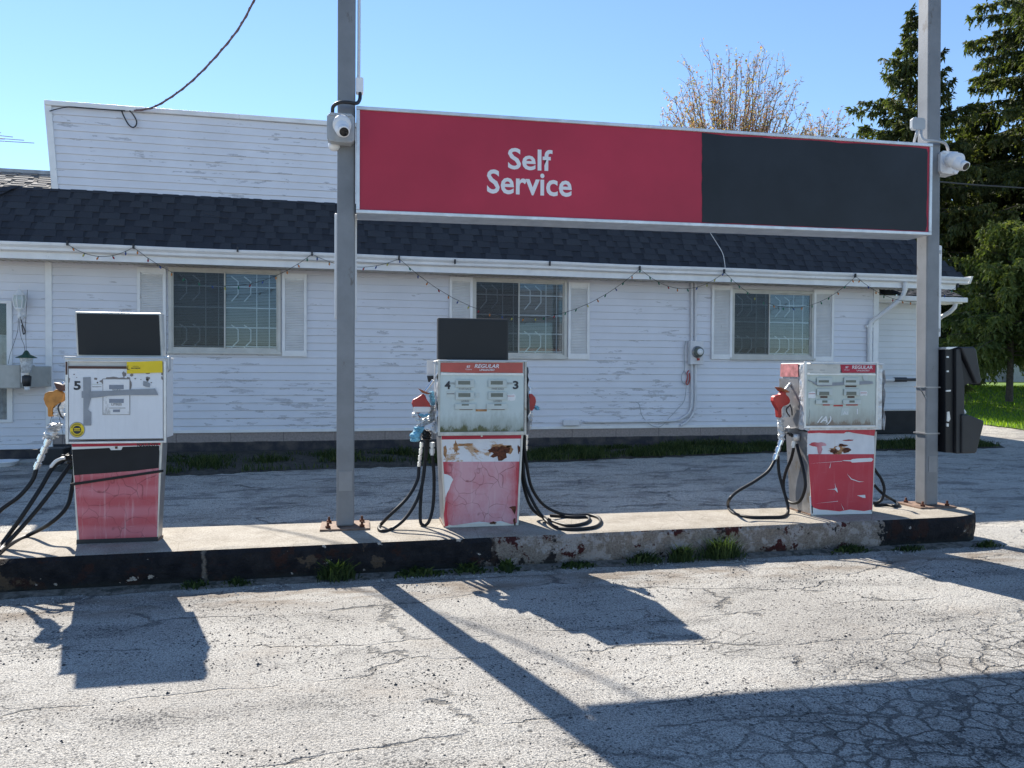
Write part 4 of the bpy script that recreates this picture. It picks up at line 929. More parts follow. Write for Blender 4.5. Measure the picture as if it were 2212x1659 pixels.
p5.poly('duct_tape', [Z1(*q) for q in ((478, 515), (521, 513), (522, 640), (505, 700), (524, 715), (524, 792), (480, 793), (480, 633), (470, 633), (470, 594), (479, 594))], 'tape', lift=.0, th=.002)
p5.poly('duct_tape', [Z1(*q) for q in ((518, 595), (640, 592), (760, 584), (880, 580), (892, 578), (912, 617), (860, 617), (740, 617), (630, 621), (560, 630), (518, 633))], 'tape', lift=.003, th=.002)
p5.poly('duct_tape', [Z1(*q) for q in ((825, 535), (848, 541), (862, 550), (862, 572), (842, 570), (824, 562))], 'tape', lift=.001, th=.002)
for q in ((550, 523, 10, 7), (712, 497, 12, 16), (849, 520, 11, 10), (851, 492, 14, 5), (848, 530, 8, 9), (778, 522, 5, 4), (396, 530, 5, 14), (932, 520, 5, 10), (932, 495, 5, 8), (756, 501, 10, 8), (560, 545, 4, 4), (425, 498, 3, 3), (440, 515, 3, 2), (810, 527, 3, 3), (870, 545, 4, 3)):
    blot(p5, *q, 12, 'ink_soft' if q[2] > 4 else 'brown', 'paint_chip', head=True, lift=-.0042, Z=Z1, j=.3)
def disc(P, cx, cy, r, mat, lift, Z, name='round_sticker'): return P.poly(name, [Z(cx + r * math.cos(-g * math.pi / 16), cy + r * math.sin(-g * math.pi / 16)) for g in range(32)], mat, lift=lift)
disc(p5, 443, 817, 46, 'tape', -.004, Z1); disc(p5, 443, 817, 41, 'yellow', -.0035, Z1); disc(p5, 443, 817, 24, 'ink', -.003, Z1, 'sticker_centre')
p5.panel('fine_print', R1(427, 808, 460, 815), 'yellow', lift=-.0015, th=.001); p5.panel('fine_print', R1(425, 820, 462, 823), 'yellow', lift=-.0015, th=.001)
mb = MB()
for g in range(5, 32):
    if g in (15, 16, 17, 31): continue
    a = -g * math.pi / 16; q = [Z1(443 + rr * math.cos(a + da), 817 + rr * math.sin(a + da)) for rr, da in ((29, -.05), (37, -.05), (37, .05), (29, .05))]
    mb.prism([(x, p5.hf + .0022, z) for x, z in (p5.P(*w_) for w_ in q)], (0, .001, 0))
mb.build('fine_print', 'ink', p5.t)
p5.poly('red_band', [Z1(*q) for q in ((412, 893), (926, 882), (922, 912), (700, 914), (560, 918), (418, 922))], 'sign_red', head=False, lift=.002)
p5.poly('white_backing', [Z1(*q) for q in ((414, 915), (922, 905), (920, 935), (708, 916), (700, 932), (640, 935), (630, 920), (416, 936))], 'white_enamel', head=False, lift=.0035)
p5.tx('IOLULOV', R1(792, 893, 914, 911), .0045, 'ink', head=False, bold=.02)
p5.poly('black_band', [Z1(*q) for q in ((417, 930), (630, 921), (640, 934), (700, 932), (708, 915), (918, 908), (915, 1036), (860, 1042), (780, 1052), (700, 1058), (600, 1066), (500, 1072), (428, 1078))], 'tar_black', head=False, lift=.006)
p5.poly('lower_panel', [Z1(*q) for q in ((428, 1070), (915, 1030), (904, 1438), (458, 1464))], 'red_bands', head=False, lift=.002, th=.003)
p5.panel('lock', R1(664, 912, 678, 925), 'brown', head=False, lift=.008)
mb = MB(); q0, q1 = p5.P(*Z1(418, 1131), False), p5.P(*Z1(932, 1052), False)
mb.hexa([(q0[0] - .012, -.014, q0[1] - .009), (q1[0] + .012, -.014, q1[1] - .009), (q1[0] + .012, -.002, q1[1] - .009), (q0[0] - .012, -.002, q0[1] - .009)], [(q0[0] - .012, -.014, q0[1] + .009), (q1[0] + .012, -.014, q1[1] + .009), (q1[0] + .012, -.002, q1[1] + .009), (q0[0] - .012, -.002, q0[1] + .009)])
mb.build('rubber_strap', 'rubber', p5.t)
m_ = MB(); m_.box(-.27, .27, -.004, .0005, .0, .034); m_.build('base_board', 'black_plastic', p5.t)
p5.topper(160.6, 672.6, 347.5, 776, 5.99, .10, lean=.012, edge='cream_frame')
mb = MB(); poly_at(mb, [Z1(*q) for q in ((938, 396), (972, 392), (974, 470), (960, 486), (938, 488))], 5.90, .06); mb.build('corner_box', 'alu', p5.t, world=True, bevel=.004)
# left nozzle with a tan cover
Yn = 6.02
nozzle(p5, [Z1(*q) for q in ((330, 583), (350, 600), (362, 612), (368, 630), (356, 655), (330, 668), (300, 690), (296, 742), (274, 742), (272, 692), (258, 670), (248, 640), (256, 606), (280, 596), (305, 594), (318, 585))], Yn, .06, 'mustard')
nozzle(p5, [Z1(*q) for q in ((306, 543), (340, 552), (360, 560), (366, 590), (340, 596), (322, 580))], Yn - .02, .09, 'brown', 'splash_guard')
mb = MB(); ribs(mb, atY(*Z1(345, 575), Yn + .03), atY(*Z1(372, 545), Yn + .05), .013, 5); mb.build('spout', 'chrome', p5.t, world=True)
world_lumps(p5.t, 'plastic_wrap', 'plastic_bag', [atY(*Z1(350, 640), Yn + .06), atY(*Z1(335, 700), Yn + .04), atY(*Z1(345, 745), Yn + .06)], .034, 2)
world_lumps(p5.t, 'tape_wrap', 'foil', [atY(*Z1(330, 780), Yn + .04), atY(*Z1(306, 800), Yn + .03), atY(*Z1(296, 850), Yn + .02), atY(*Z1(285, 870), Yn + .02)], .040, 6)
mb = MB(); mb.tube(catmull([atY(*Z1(350, 660), Yn - .01), atY(*Z1(335, 690), Yn - .02), atY(*Z1(350, 735), Yn - .02), atY(*Z1(366, 750), Yn)], 5), .006, 8); mb.build('lever', 'ink', p5.t, world=True)
coupling(p5, Z1(283, 868), Z1(206, 1048), 6.0, .020, 4)
H1 = lambda L: [(*Z1(a, b), c) for a, b, c in L]
hose(H1([(210, 1040, 6.0), (185, 1110, 5.98), (110, 1200, 5.94), (0, 1282, 5.9), (-70, 1370, 5.86), (-130, 1500, 5.84), (-170, 1610, 'g'), (-120, 1625, 'g')]), p5.t, .015)
hose(H1([(400, 960, 6.1), (375, 975, 6.08), (300, 1040, 6.02), (235, 1150, 5.95), (130, 1310, 5.86), (0, 1490, 'g'), (-60, 1580, 'g'), (-160, 1600, 'g')]), p5.t, .015)
hose(H1([(420, 1000, 6.1), (385, 1045, 6.06), (325, 1130, 6.0), (225, 1262, 5.93), (110, 1395, 5.86), (10, 1500, 'g'), (-70, 1590, 'g'), (-170, 1600, 'g')]), p5.t, .015)
hose(H1([(430, 1060, 6.14), (415, 1150, 6.10), (385, 1260, 6.05), (290, 1355, 6.0), (160, 1425, 'g'), (50, 1478, 'g'), (-60, 1560, 'g'), (-180, 1580, 'g')]), p5.t, .015)
mb = MB(); mb.tube(catmull([atY(*Z1(288, 1035), 6.0), atY(*Z1(318, 1000), 6.01), atY(*Z1(350, 984), 6.03), atY(*Z1(376, 980), 6.05)], 6), [.004] + [.012] * 17 + [.004], 8); mb.build('hose_sleeve', 'white_enamel', p5.t, world=True)
world_lumps(p5.t, 'hose_collar', 'black_plastic', [atY(*Z1(378, 960), 6.09), atY(*Z1(396, 968), 6.1), atY(*Z1(402, 1010), 6.1)], .028, 33)

# ---- right pump
p3 = Pump('right fuel pump with a cream and red REGULAR strip and a strong red front', 4.158, 5.955, .60, .665, .712, depth=.41)
p3.body(edge='cream_frame', skin='steel', headskin='foil')
Z3 = lambda x, y: (1647.4 + .2187 * x, 766 + .2187 * y)
def R3(x0, y0, x1, y1): return (*Z3(x0, y0), *Z3(x1, y1))
p3.frame(*R3(418, 68, 1138, 722), fr=.020, mat='alu', bot=.022)
p3.panel('display_panel', R3(430, 190, 1118, 698), 'face3', lift=-.008)
p3.panel('rail', R3(430, 184, 1118, 204), 'alu', lift=0, th=.02)
p3.panel('brand_strip_cream', R3(430, 90, 772, 182), 'cream_frame', lift=-.005)
p3.poly('brand_strip', [Z3(*q) for q in ((768, 90), (1116, 92), (1115, 180), (785, 180), (776, 130))], 'sign_red', lift=-.003)
p3.tx('REGULAR', R3(885, 107, 1088, 143), -.0015, 'lettering_white', bold=.02, shear=.1); p3.tx('UNLEADED', R3(930, 150, 1056, 165), -.0015, 'lettering_white', bold=.01)
p3.tx('87', R3(820, 115, 848, 136), -.0015, 'lettering_white', bold=.02); p3.tx('Octane', R3(808, 144, 860, 156), -.0015, 'lettering_white')
for r in ((620, 98, 720, 102), (640, 110, 735, 114), (700, 126, 738, 136), (450, 140, 500, 150), (570, 148, 620, 160)): p3.panel('fine_print', R3(*r), 'ac_grey', lift=-.0035, th=.001)
for dx in (0, 268):
    p3.display(R3(535 + dx, 226, 684 + dx, 300), R3(550 + dx, 252, 650 + dx, 276))
    p3.display(R3(535 + dx, 338, 686 + dx, 404), R3(556 + dx, 366, 653 + dx, 400)); p3.panel('label_strip', R3(574 + dx, 410, 644 + dx, 428), 'brown', lift=-.005, th=.001)
    p3.display(R3(525 + dx, 446, 700 + dx, 490), R3(585 + dx, 452, 636 + dx, 474)); p3.panel('label_strip', R3(598 + dx * .86, 492, 668 + dx * 1.03, 503), 'nozzle_red', lift=-.005, th=.001)
p3.panel('label_strip', R3(822, 306, 930, 321), 'brown', lift=-.005, th=.001); p3.panel('label_strip', R3(704, 496, 796, 512), 'nozzle_red', lift=-.005, th=.001)
p3.poly('tape_strip', [Z3(*q) for q in ((448, 246), (500, 268), (560, 274), (640, 276), (760, 274), (900, 270), (1020, 260), (1085, 264), (1092, 290), (960, 298), (800, 302), (660, 312), (560, 314), (520, 296), (490, 272), (450, 256))], 'tape', lift=.002, th=.002)
p3.poly('tape_strip', [Z3(*q) for q in ((985, 210), (1040, 212), (1036, 262), (1000, 256))], 'bezel', lift=-.001, th=.002)
for r in ((456, 368, 528, 430), (966, 360, 1038, 405)): p3.poly('sticker', [Z3(a, b) for a, b in jag(r[0], r[2], r[1], r[3], 4, 4)], 'white_enamel', lift=-.006); p3.panel('sticker_stripe', R3(r[0] + 6, r[1] + 16, r[2] - 6, r[1] + 21), 'nozzle_red', lift=-.0045, th=.001)
p3.poly('paper_tag', [Z3(*q) for q in ((785, 530), (858, 522), (856, 595), (776, 603))], 'bezel', lift=-.006)
p3.tx('AI', R3(796, 560, 842, 592), -.0045, 'white_enamel', bold=.01)
p3.tx('/A)', R3(540, 608, 684, 692), -.0055, 'white_enamel', shear=.3, bold=.02)
p3.panel('residue', R3(936, 535, 945, 590), 'white_enamel', lift=-.0065, th=.001)
p3.poly('red_band', [Z3(*q) for q in ((440, 724), (1113, 726), (1100, 803), (1010, 790), (900, 775), (830, 757), (800, 778), (640, 778), (560, 772), (445, 778))], 'red_plain', head=False, lift=.004, th=.002)
p3.panel('upper_panel', R3(444, 770, 1102, 984), 'rusty_white2', head=False, lift=.001)
p3.poly('lower_panel', [Z3(*q) for q in ((450, 983), (1097, 983), (1088, 1300), (1080, 1530), (1000, 1545), (860, 1530), (760, 1548), (640, 1535), (560, 1530), (500, 1510), (482, 1480))], 'red_plain', head=False, lift=.003, th=.002)
p3.poly('panel_border', [Z3(*q) for q in ((462, 1400), (1086, 1400), (1078, 1572), (478, 1578))], 'white_enamel', head=False, lift=.0, th=.002)
rnd = random.Random(21)
blot(p3, 745, 940, 92, 36, 26, 'rust_light', 'rust_stain', Z=Z3, lift=.0035); blot(p3, 700, 955, 40, 22, 16, 'rust', 'rust_spot', Z=Z3, lift=.005); blot(p3, 825, 945, 36, 24, 16, 'rust', 'rust_spot', Z=Z3, lift=.005)
blot(p3, 790, 895, 40, 14, 14, 'rust', 'rust_spot', Z=Z3, lift=.0052); blot(p3, 740, 925, 26, 16, 12, 'white_paint', 'paint_flake', Z=Z3, lift=.0056)
blot(p3, 545, 890, 76, 22, 16, 'red_blotch', 'vinyl_scrap', Z=Z3, lift=.0032, j=.25); blot(p3, 560, 935, 26, 44, 14, 'red_blotch', 'vinyl_scrap', Z=Z3, lift=.003, j=.25); blot(p3, 845, 845, 50, 7, 12, 'bulb_red', 'vinyl_scrap', Z=Z3, lift=.003, j=.3)
p3.poly('torn_vinyl', [Z3(*q) for q in ((780, 1048), (800, 1042), (868, 1042), (880, 1032), (930, 1026), (1070, 1020), (1090, 1032), (1072, 1056), (960, 1062), (880, 1066), (865, 1054))], 'white_enamel', head=False, lift=.006)
for pts in (((700, 1325), (728, 1315), (738, 1362)), ((930, 1390), (1008, 1384), (1012, 1415), (985, 1412)), ((828, 1175), (875, 1225), (950, 1252), (1000, 1254), (950, 1258), (870, 1232)), ((655, 1120), (672, 1060), (662, 1120)), ((710, 1270), (722, 1320), (716, 1322)), ((630, 1330), (705, 1327), (705, 1332)), ((470, 1075), (780, 1050), (780, 1054)), ((520, 1470), (740, 1445), (740, 1449)), ((770, 1470), (800, 1530), (796, 1532))):
    p3.poly('scratch', [Z3(*q) for q in pts], 'white_enamel', head=False, lift=.0062)
# left side of the right pump
def side_quad(P, name, pts, mat, x):                                  # pixels on the plane X = x
    vs = []
    for a, b in pts:
        d = ray(a, b); tt = (P.X + x) / d.x; q = CAM + d * tt; vs.append((x, q.y - P.Yf, q.z - .245))
    mb = MB(); mb.prism(vs, (-.003, 0, 0)); return mb.build(name, mat, P.t)
side_quad(p3, 'side_sticker', [Z3(*q) for q in ((180, 92), (352, 88), (354, 220), (176, 218))], 'pink_sticker', -.360)
side_quad(p3, 'nozzle_recess', [Z3(*q) for q in ((165, 236), (356, 236), (372, 730), (180, 700))], 'steel', -.356)
tape_side(p3, -.357, -.05, .10, p3.zm, p3.zt - .01, 8, bulge=.014); tape_side(p3, .357, -.05, .1, p3.zm, p3.zt - .06, 9, bulge=.018)
Yn = 6.16
nozzle(p3, [Z3(*q) for q in ((195, 365), (215, 358), (232, 372), (236, 396), (262, 420), (276, 455), (270, 480), (240, 500), (205, 510), (190, 540), (192, 610), (184, 626), (160, 622), (152, 540), (128, 500), (108, 455), (114, 418), (130, 405), (180, 395))], Yn, .06, 'nozzle_red')
nozzle(p3, [Z3(*q) for q in ((168, 318), (215, 334), (280, 372), (250, 376), (205, 362))], Yn - .02, .10, 'nozzle_orange', 'splash_guard')
mb = MB(); ribs(mb, atY(*Z3(222, 352), Yn + .03), atY(*Z3(262, 300), Yn + .05), .012, 3); ribs(mb, atY(*Z3(262, 300), Yn + .05), atY(*Z3(310, 262), Yn + .08), .014, 3); mb.build('spout', 'alu', p3.t, world=True)
mb = MB(); mb.tube(catmull([atY(*Z3(272, 500), Yn), atY(*Z3(240, 530), Yn - .01), atY(*Z3(238, 565), Yn - .01), atY(*Z3(268, 612), Yn - .01)], 5), .006, 8); mb.tube(catmull([atY(*Z3(268, 490), Yn), atY(*Z3(286, 540), Yn), atY(*Z3(292, 600), Yn)], 5), .006, 8); mb.build('lever', 'ink', p3.t, world=True)
world_lumps(p3.t, 'blue_paper_towel', 'blue_tape', [atY(*Z3(300, 300), Yn + .10), atY(*Z3(300, 380), Yn + .10), atY(*Z3(290, 440), Yn + .10), atY(*Z3(300, 520), Yn + .10)], .026, 44)
mb = MB(); poly_at(mb, [Z3(*q) for q in ((190, 512), (232, 504), (262, 520), (272, 600), (240, 622), (196, 618))], Yn + .03, .02); mb.build('plastic_sheet', 'plastic_bag', p3.t, world=True)
world_lumps(p3.t, 'tape_wrap', 'foil', [atY(*Z3(172, 600), Yn + .03), atY(*Z3(180, 680), Yn + .03), atY(*Z3(184, 760), Yn + .03), atY(*Z3(190, 850), Yn + .03)], .026, 45)
world_lumps(p3.t, 'tape_wrap', 'foil', [atY(*Z3(300, 640), Yn + .10), atY(*Z3(270, 720), Yn + .08), atY(*Z3(240, 770), Yn + .06)], .030, 46)
mb = MB(); a, b = atY(*Z3(270, 728), 6.1), atY(*Z3(378, 770), 6.1); mb.box(a.x, b.x, 6.12, 6.2, b.z, a.z); mb.build('swivel_block', 'steel', p3.t, world=True, bevel=.006)
coupling(p3, Z3(185, 840), Z3(112, 1050), 6.14, .020, 3); coupling(p3, Z3(318, 800), Z3(304, 920), 6.12, .018, 2, 'alu')
world_lumps(p3.t, 'swivel_joint', 'black_plastic', [atY(*Z3(250, 770), 6.12), atY(*Z3(290, 800), 6.12), atY(*Z3(330, 825), 6.12)], .022, 47)
mb = MB(); a = atY(*Z3(330, 815), 6.11); mb.lathe([(0, -.03), (.034, -.03), (.036, .02), (.02, .03), (0, .03)], a, n=12); mb.build('swivel_head', 'alu', p3.t, world=True)
H3 = lambda L: [(1532 + .2812 * a, 737.3 + .2812 * b, c) for a, b, c in L]
hose(H3([(505, 900, 6.14), (495, 930, 6.13), (450, 1000, 6.1), (350, 1075, 6.08), (215, 1155, 6.06), (155, 1215, 6.02), (146, 1268, 'g'), (185, 1318, 'g'), (300, 1350, 'g'), (450, 1352, 'g'), (560, 1348, 'g'), (602, 1320, 'g'), (604, 1270, 6.1), (585, 1190, 6.14), (556, 1090, 6.17), (535, 1000, 6.19), (528, 880, 6.2)]), p3.t, .0135)
XL = ('x', 3.80)
hose(H3([(650, 815, XL), (630, 900, XL), (590, 1000, XL), (570, 1090, XL), (582, 1180, XL), (615, 1232, XL), (660, 1243, XL), (705, 1215, XL), (738, 1120, XL), (730, 1020, XL), (700, 900, XL), (672, 790, XL)]), p3.t, .0135)
hose(H3([(1255, 960, 6.3), (1285, 1005, 6.3), (1325, 1065, 6.28), (1345, 1140, 6.26), (1325, 1215, 6.26), (1285, 1240, 6.28), (1240, 1240, 6.3)]), p3.t, .0135)
hose(H3([(1265, 1100, 6.34), (1310, 1150, 6.32), (1360, 1190, 6.3), (1425, 1228, 'g'), (1452, 1258, 'g'), (1430, 1268, 'g'), (1360, 1256, 'g'), (1270, 1258, 'g')]), p3.t, .0135)

# ------------------------------------------------------------------ windscreen wash unit on the right post
def wash_unit():
    Y = 6.20; a = lambda x, y: atY(3380 * .576 + x * .2777, 576 + y * .2777, Y)
    Q = lambda pts: [(p.x, p.z) for p in (a(*q) for q in pts)]
    base = a(340, 1440); t = thing('windscreen_wash_unit', 'tall black plastic windscreen wash and towel unit strapped to the right post', 'wash station', (base.x, Y, base.z))
    def ext(name, pts, y0, y1, mat, bevel=.006):
        mb = MB(); mb.prism([(x, Y + y0, z) for x, z in Q(pts)][::-1], (0, y1 - y0, 0)); return mb.build(name, mat, t, world=True, bevel=bevel)
    ext('back_panel', ((282, 640), (345, 636), (345, 1440), (282, 1438)), -.10, .22, 'black_panel')
    ext('cabinet', ((346, 645), (378, 640), (410, 920), (408, 1140), (378, 1445), (346, 1442)), -.13, .22, 'black_plastic')
    ext('towel_hood', ((368, 628), (470, 627), (488, 650), (528, 890), (510, 912), (488, 908)), -.15, .22, 'black_plastic', .012)
    ext('towel_housing', ((380, 690), (486, 905), (440, 912), (409, 922), (379, 922)), -.12, .20, 'black_panel')
    ext('water_bin', ((378, 1140), (420, 1142), (545, 1190), (546, 1215), (492, 1425), (478, 1438), (376, 1442)), -.15, .22, 'black_plastic', .012)
    mb = MB(); mb.tube(catmull([Vector((p[0], Y - .02, p[1])) for p in Q(((412, 1112), (425, 1100), (450, 1104), (470, 1120), (482, 1140)))], 6), [.01] * 12 + [.016] * 12 + [.013], 8); mb.build('squeegee_handle', 'white_enamel', t, world=True)
    ext('top_edge', ((276, 628), (368, 626), (306, 646), (276, 646)), -.12, .0, 'alu', .002)
    for q in (((284, 698), (300, 698), (300, 710), (284, 710)), ((284, 808), (300, 808), (300, 820), (284, 820)), ((280, 958), (315, 956), (315, 968), (280, 970)), ((288, 1125), (304, 1122), (312, 1180), (300, 1200), (286, 1195)), ((284, 1212), (300, 1215), (298, 1238), (284, 1236))):
        ext('clip', q, -.112, -.101, 'alu', 0)
wash_unit()

# ================================================================== THE SHOP
shop = thing('shop_building', 'long white clapboard shop with a dark shingled front roof and a tall white parapet', 'building', (0, BD, 0), BA)
PITCH = .12
def lap(mb, x0, x1, z0, z1, y0=0, ztop=3.12, out=.021, taper=None, pitch=PITCH, seed=1):
    """lapped boards; taper(z)->(xl, xr) overrides the ends"""
    rnd = random.Random(seed); n0 = int(math.floor((ztop - z1) / pitch)); k = n0
    while ztop - k * pitch > z0 + 1e-4:
        zt = min(z1, ztop - k * pitch); zb = max(z0, ztop - (k + 1) * pitch); k += 1
        if zt - zb < .004: continue
        xa, xb = (x0, x1) if not taper else taper((zt + zb) / 2)
        n = max(1, int((xb - xa) / .7)); prev = None
        full = (zt - zb) / pitch
        for i in range(n + 1):
            x = xa + (xb - xa) * i / n; rnd2 = math.sin(x * 3.1 + k * 1.7) * .0022 + math.sin(x * 9.7 + k) * .001
            cur = [(x, y0 - .003, zt), (x, y0 - out, zb + .004 + rnd2), (x, y0 - out + .003, zb + rnd2), (x, y0 - .002, zb + rnd2)]
            if prev: mb.add([prev[0], cur[0], cur[1], prev[1], prev[2], cur[2], cur[3], prev[3]], [(0, 3, 2, 1), (3, 4, 5, 2), (4, 7, 6, 5)])
            prev = cur
W1 = (-2.90, -1.24, 1.76, 3.06); W2 = (1.83, 3.48, 1.73, 3.05); W3 = (6.56, 8.24, 1.75, 2.99)
ZB, ZT, XR = .53, 3.10, 9.60
mb = MB(); xs = -4.53
for (a, b, c, d) in (W1, W2, W3):
    lap(mb, xs, a, ZB, ZT); lap(mb, a, b, ZB, c); lap(mb, a, b, d, ZT); xs = b
lap(mb, xs, XR, ZB, ZT)
LWx = bl(28, 700).x; LWz0, LWz1 = bl(28, 912).z, bl(28, 650).z
lap(mb, -8, LWx - .9, .28, ZT); lap(mb, LWx - .9, LWx, .28, LWz0); lap(mb, LWx - .9, LWx, LWz1, ZT); lap(mb, LWx, -4.62, .28, ZT)
mb.build('siding', 'siding', shop)
mb = MB()                                                # sheathing behind the boards and unseen outer walls added only for their shade
def sheath(x0, x1, z0, z1): mb.box(x0, x1, .001, .05, z0, z1)
xs = -8
for (a, b, c, d) in ((LWx - .9, LWx, LWz0, LWz1), W1, W2, W3):
    zf = .29 if a < -4.5 and b < -4.5 else ZB + .005
    sheath(xs, a, ZB + .005, 3.4); sheath(a, b, zf, c); sheath(a, b, d, 3.4); xs = b
sheath(xs, XR, ZB + .005, 3.4)
mb.box(-8, LWx - .9, .001, .05, .29, ZB + .005); mb.box(LWx, -4.62, .001, .05, .29, ZB + .005)
mb.box(XR - .05, XR, .051, 7, .2, 3.4); mb.box(-8, XR, 6.95, 7, .2, 3.4); mb.box(-8, -7.95, .051, 6.95, .2, 3.4)
mb.build('wall', 'white_paint', shop)
mb = MB(); mb.box(-4.6, XR + .01, .004, .10, -.1, ZB - .012); mb.box(-8, -4.61, .006, .10, -.1, .27); mb.build('foundation', 'block', shop)
mb = MB(); mb.box(-4.615, -4.525, -.03, 0, .27, 3.08); mb.build('corner_board', 'frame_paint', shop, bevel=.002)
mb = MB(); mb.box(XR - .10, XR + .012, -.03, .03, ZB - .01, 3.08); mb.build('corner_board', 'frame_paint', shop, bevel=.002)
mb = MB(); mb.box(-4.52, XR - .10, -.022, 0, ZB - .035, ZB + .01); mb.build('starter_strip', 'frame_paint', shop)

def window(box, split, blindz, grille, screen=True, sill_red=False):
    x0, x1, z0, z1 = box; w = .05
    fr = MB(); fr.box(x0, x0 + w, -.045, .06, z0, z1); fr.box(x1 - w, x1, -.045, .06, z0, z1); fr.box(x0 + w, x1 - w, -.044, .06, z1 - w, z1); fr.box(x0 + w, x1 - w, -.044, .06, z0, z0 + w * .8)
    fr.box(x0 - .02, x1 + .02, -.07, -.0455, z0 - .035, z0 + .005)
    f = fr.build('window', 'cream_frame', shop, bevel=.003)
    m = MB(); s = .022; zb, zt = z0 + w * .8, z1 - w
    for a, b, y in ((x0 + w, split + .012, -.03), (split - .012, x1 - w, -.008)):
        m.box(a, a + s, y, y + .02, zb, zt); m.box(b - s, b, y, y + .02, zb, zt); m.box(a + s, b - s, y + .001, y + .02, zb, zb + s * 1.3); m.box(a + s, b - s, y + .001, y + .02, zt - s, zt)
        m.build('sash', 'cream_frame', f, bevel=.002); m = MB()
    m.box(x0 + w, split, -.018, -.015, zb, zt); m.build('pane', 'glass', f); m = MB(); m.box(split, x1 - w, .003, .006, zb, zt); m.build('pane', 'glass', f)
    if screen: m = MB(); m.add([(x0 + w, -.026, zb), (split, -.026, zb), (split, -.026, zt), (x0 + w, -.026, zt)], [(0, 1, 2, 3)]); m.build('insect_screen', 'screen', f)
    m = MB(); m.box(x0, x1, .9, .92, z0 - .3, z1 + .2); m.box(x0 - .02, x0, .06, .92, z0 - .3, z1 + .2); m.box(x1, x1 + .02, .06, .92, z0 - .3, z1 + .2); m.box(x0, x1, .06, .9, z1 + .2, z1 + .22); m.box(x0, x1, .06, .9, z0 - .32, z0 - .3); m.build('interior', 'dark_interior', f)
    m = MB(); z = zt; rnd = random.Random(int(x0 * 100))
    while z > blindz:
        dz = rnd.uniform(-.002, .002); m.add([(x0 + w, .12, z + dz), (x1 - w, .12, z + dz), (x1 - w, .138, z - .016 + dz), (x0 + w, .138, z - .016 + dz)], [(0, 1, 2, 3)]); z -= .024
    m.build('blind', 'blind', f)
    # burglar bars
    m = MB(); zc = [zt - .13 - (zt - zb - .1) * q for q in (.10, .38, .66, .93)]; y = .03
    for z in (zc[0] + .02, zc[1], zc[2], zc[3]): m.tube([(x0 + w, y, z), (x1 - w, y, z)], .012, 6)
    x = x0 + w + .10; i = 0
    while x < x1 - w - .05:
        if i % 4 in (0, 1):
            q = .10 if i % 4 == 0 else .10
            for za in ((zt - .06, zc[1] + .10), (zc[2] + .04, zb + .03)):
                h = za[0] - za[1]; pts = [(x, y - .004, za[0]), (x + q, y - .004, za[0] - h * .2), (x + q, y - .004, za[0] - h * .7), (x, y - .004, za[1])]; m.tube(pts, .010, 6)
        else: m.tube([(x, y - .004, zt), (x, y - .004, zb)], .008, 6)
        x += .19; i += 1
    m.build('burglar_bars', 'frame_paint', f)
    if sill_red: m = MB(); m.box(split + .03, x1 - w - .03, .10, .114, zb + .01, zb + .11); m.build('board', 'brick_sill', f)
    return f
window(W1, bl(486, 680).x, 1.9, 0); f2 = window(W2, bl(1120, 690).x, 1.9, 0, sill_red=True); window(W3, bl(1660, 700).x, 1.95, 0)
def shutter(px0, px1, z0, z1):
    x0, x1 = bl(px0, 680).x, bl(px1, 680).x; m = MB(); e = .045
    m.box(x0, x0 + e, -.055, -.017, z0, z1); m.box(x1 - e, x1, -.055, -.017, z0, z1); m.box(x0 + e, x1 - e, -.054, -.017, z1 - .08, z1); m.box(x0 + e, x1 - e, -.054, -.017, z0, z0 + .09); m.box(x0 + e, x1 - e, -.024, -.017, z0 + .09, z1 - .08)
    s = m.build('shutter', 'frame_paint', shop, bevel=.002)
    m = MB(); z = z0 + .095
    while z < z1 - .10:
        m.add([(x0 + e, -.046, z), (x1 - e, -.046, z), (x1 - e, -.026, z + .022), (x0 + e, -.026, z + .022), (x0 + e, -.040, z - .004), (x1 - e, -.040, z - .004)], [(0, 1, 2, 3), (0, 4, 5, 1)]); z += .027
    m.build('louvres', 'frame_paint', s)
for a, b, z0, z1 in ((298, 360, 1.72, 3.04), (610, 663, 1.70, 3.02), (970, 1020, 1.72, 3.05), (1226, 1272, 1.70, 3.02), (1535, 1579, 1.72, 3.05), (1755, 1798, 1.70, 3.03)): shutter(a, b, z0, z1)

# far-left window
x1 = LWx; x0 = x1 - .95
m = MB(); e = .06; m.box(x1 - e, x1, -.04, .05, LWz0, LWz1); m.box(x0, x1 - e, -.039, .05, LWz1 - e * .7, LWz1); m.box(x0, x1 - e, -.039, .05, LWz0, LWz0 + e * .7); m.box(x0, x0 + e, -.04, .05, LWz0 + e * .7, LWz1 - e * .7)
m.box(x1 - e - .02, x1 - e, -.02, .03, LWz0 + .04, LWz1 - .04)
f = m.build('window', 'frame_paint', shop, bevel=.003)
m = MB(); m.box(x0 + e, x1 - e, -.006, -.002, LWz0 + .04, LWz1 - .04); m.build('pane', 'glass', f)
m = MB(); rnd = random.Random(2); P = []
for i in range(40): P.append((x0 + e + (x1 - x0 - 2 * e) * i / 39, .10 + .02 * math.sin(i * 1.3)))
for (xa, ya), (xb, yb) in zip(P, P[1:]): m.add([(xa, ya, LWz0), (xb, yb, LWz0), (xb, yb, LWz1 - .5), (xa, ya, LWz1 - .5)], [(0, 1, 2, 3)], 0, True)
m.build('curtain', 'curtain', f)
m = MB(); m.box(x0, x1, .8, .82, .3, 3); m.build('interior', 'dark_interior', f)

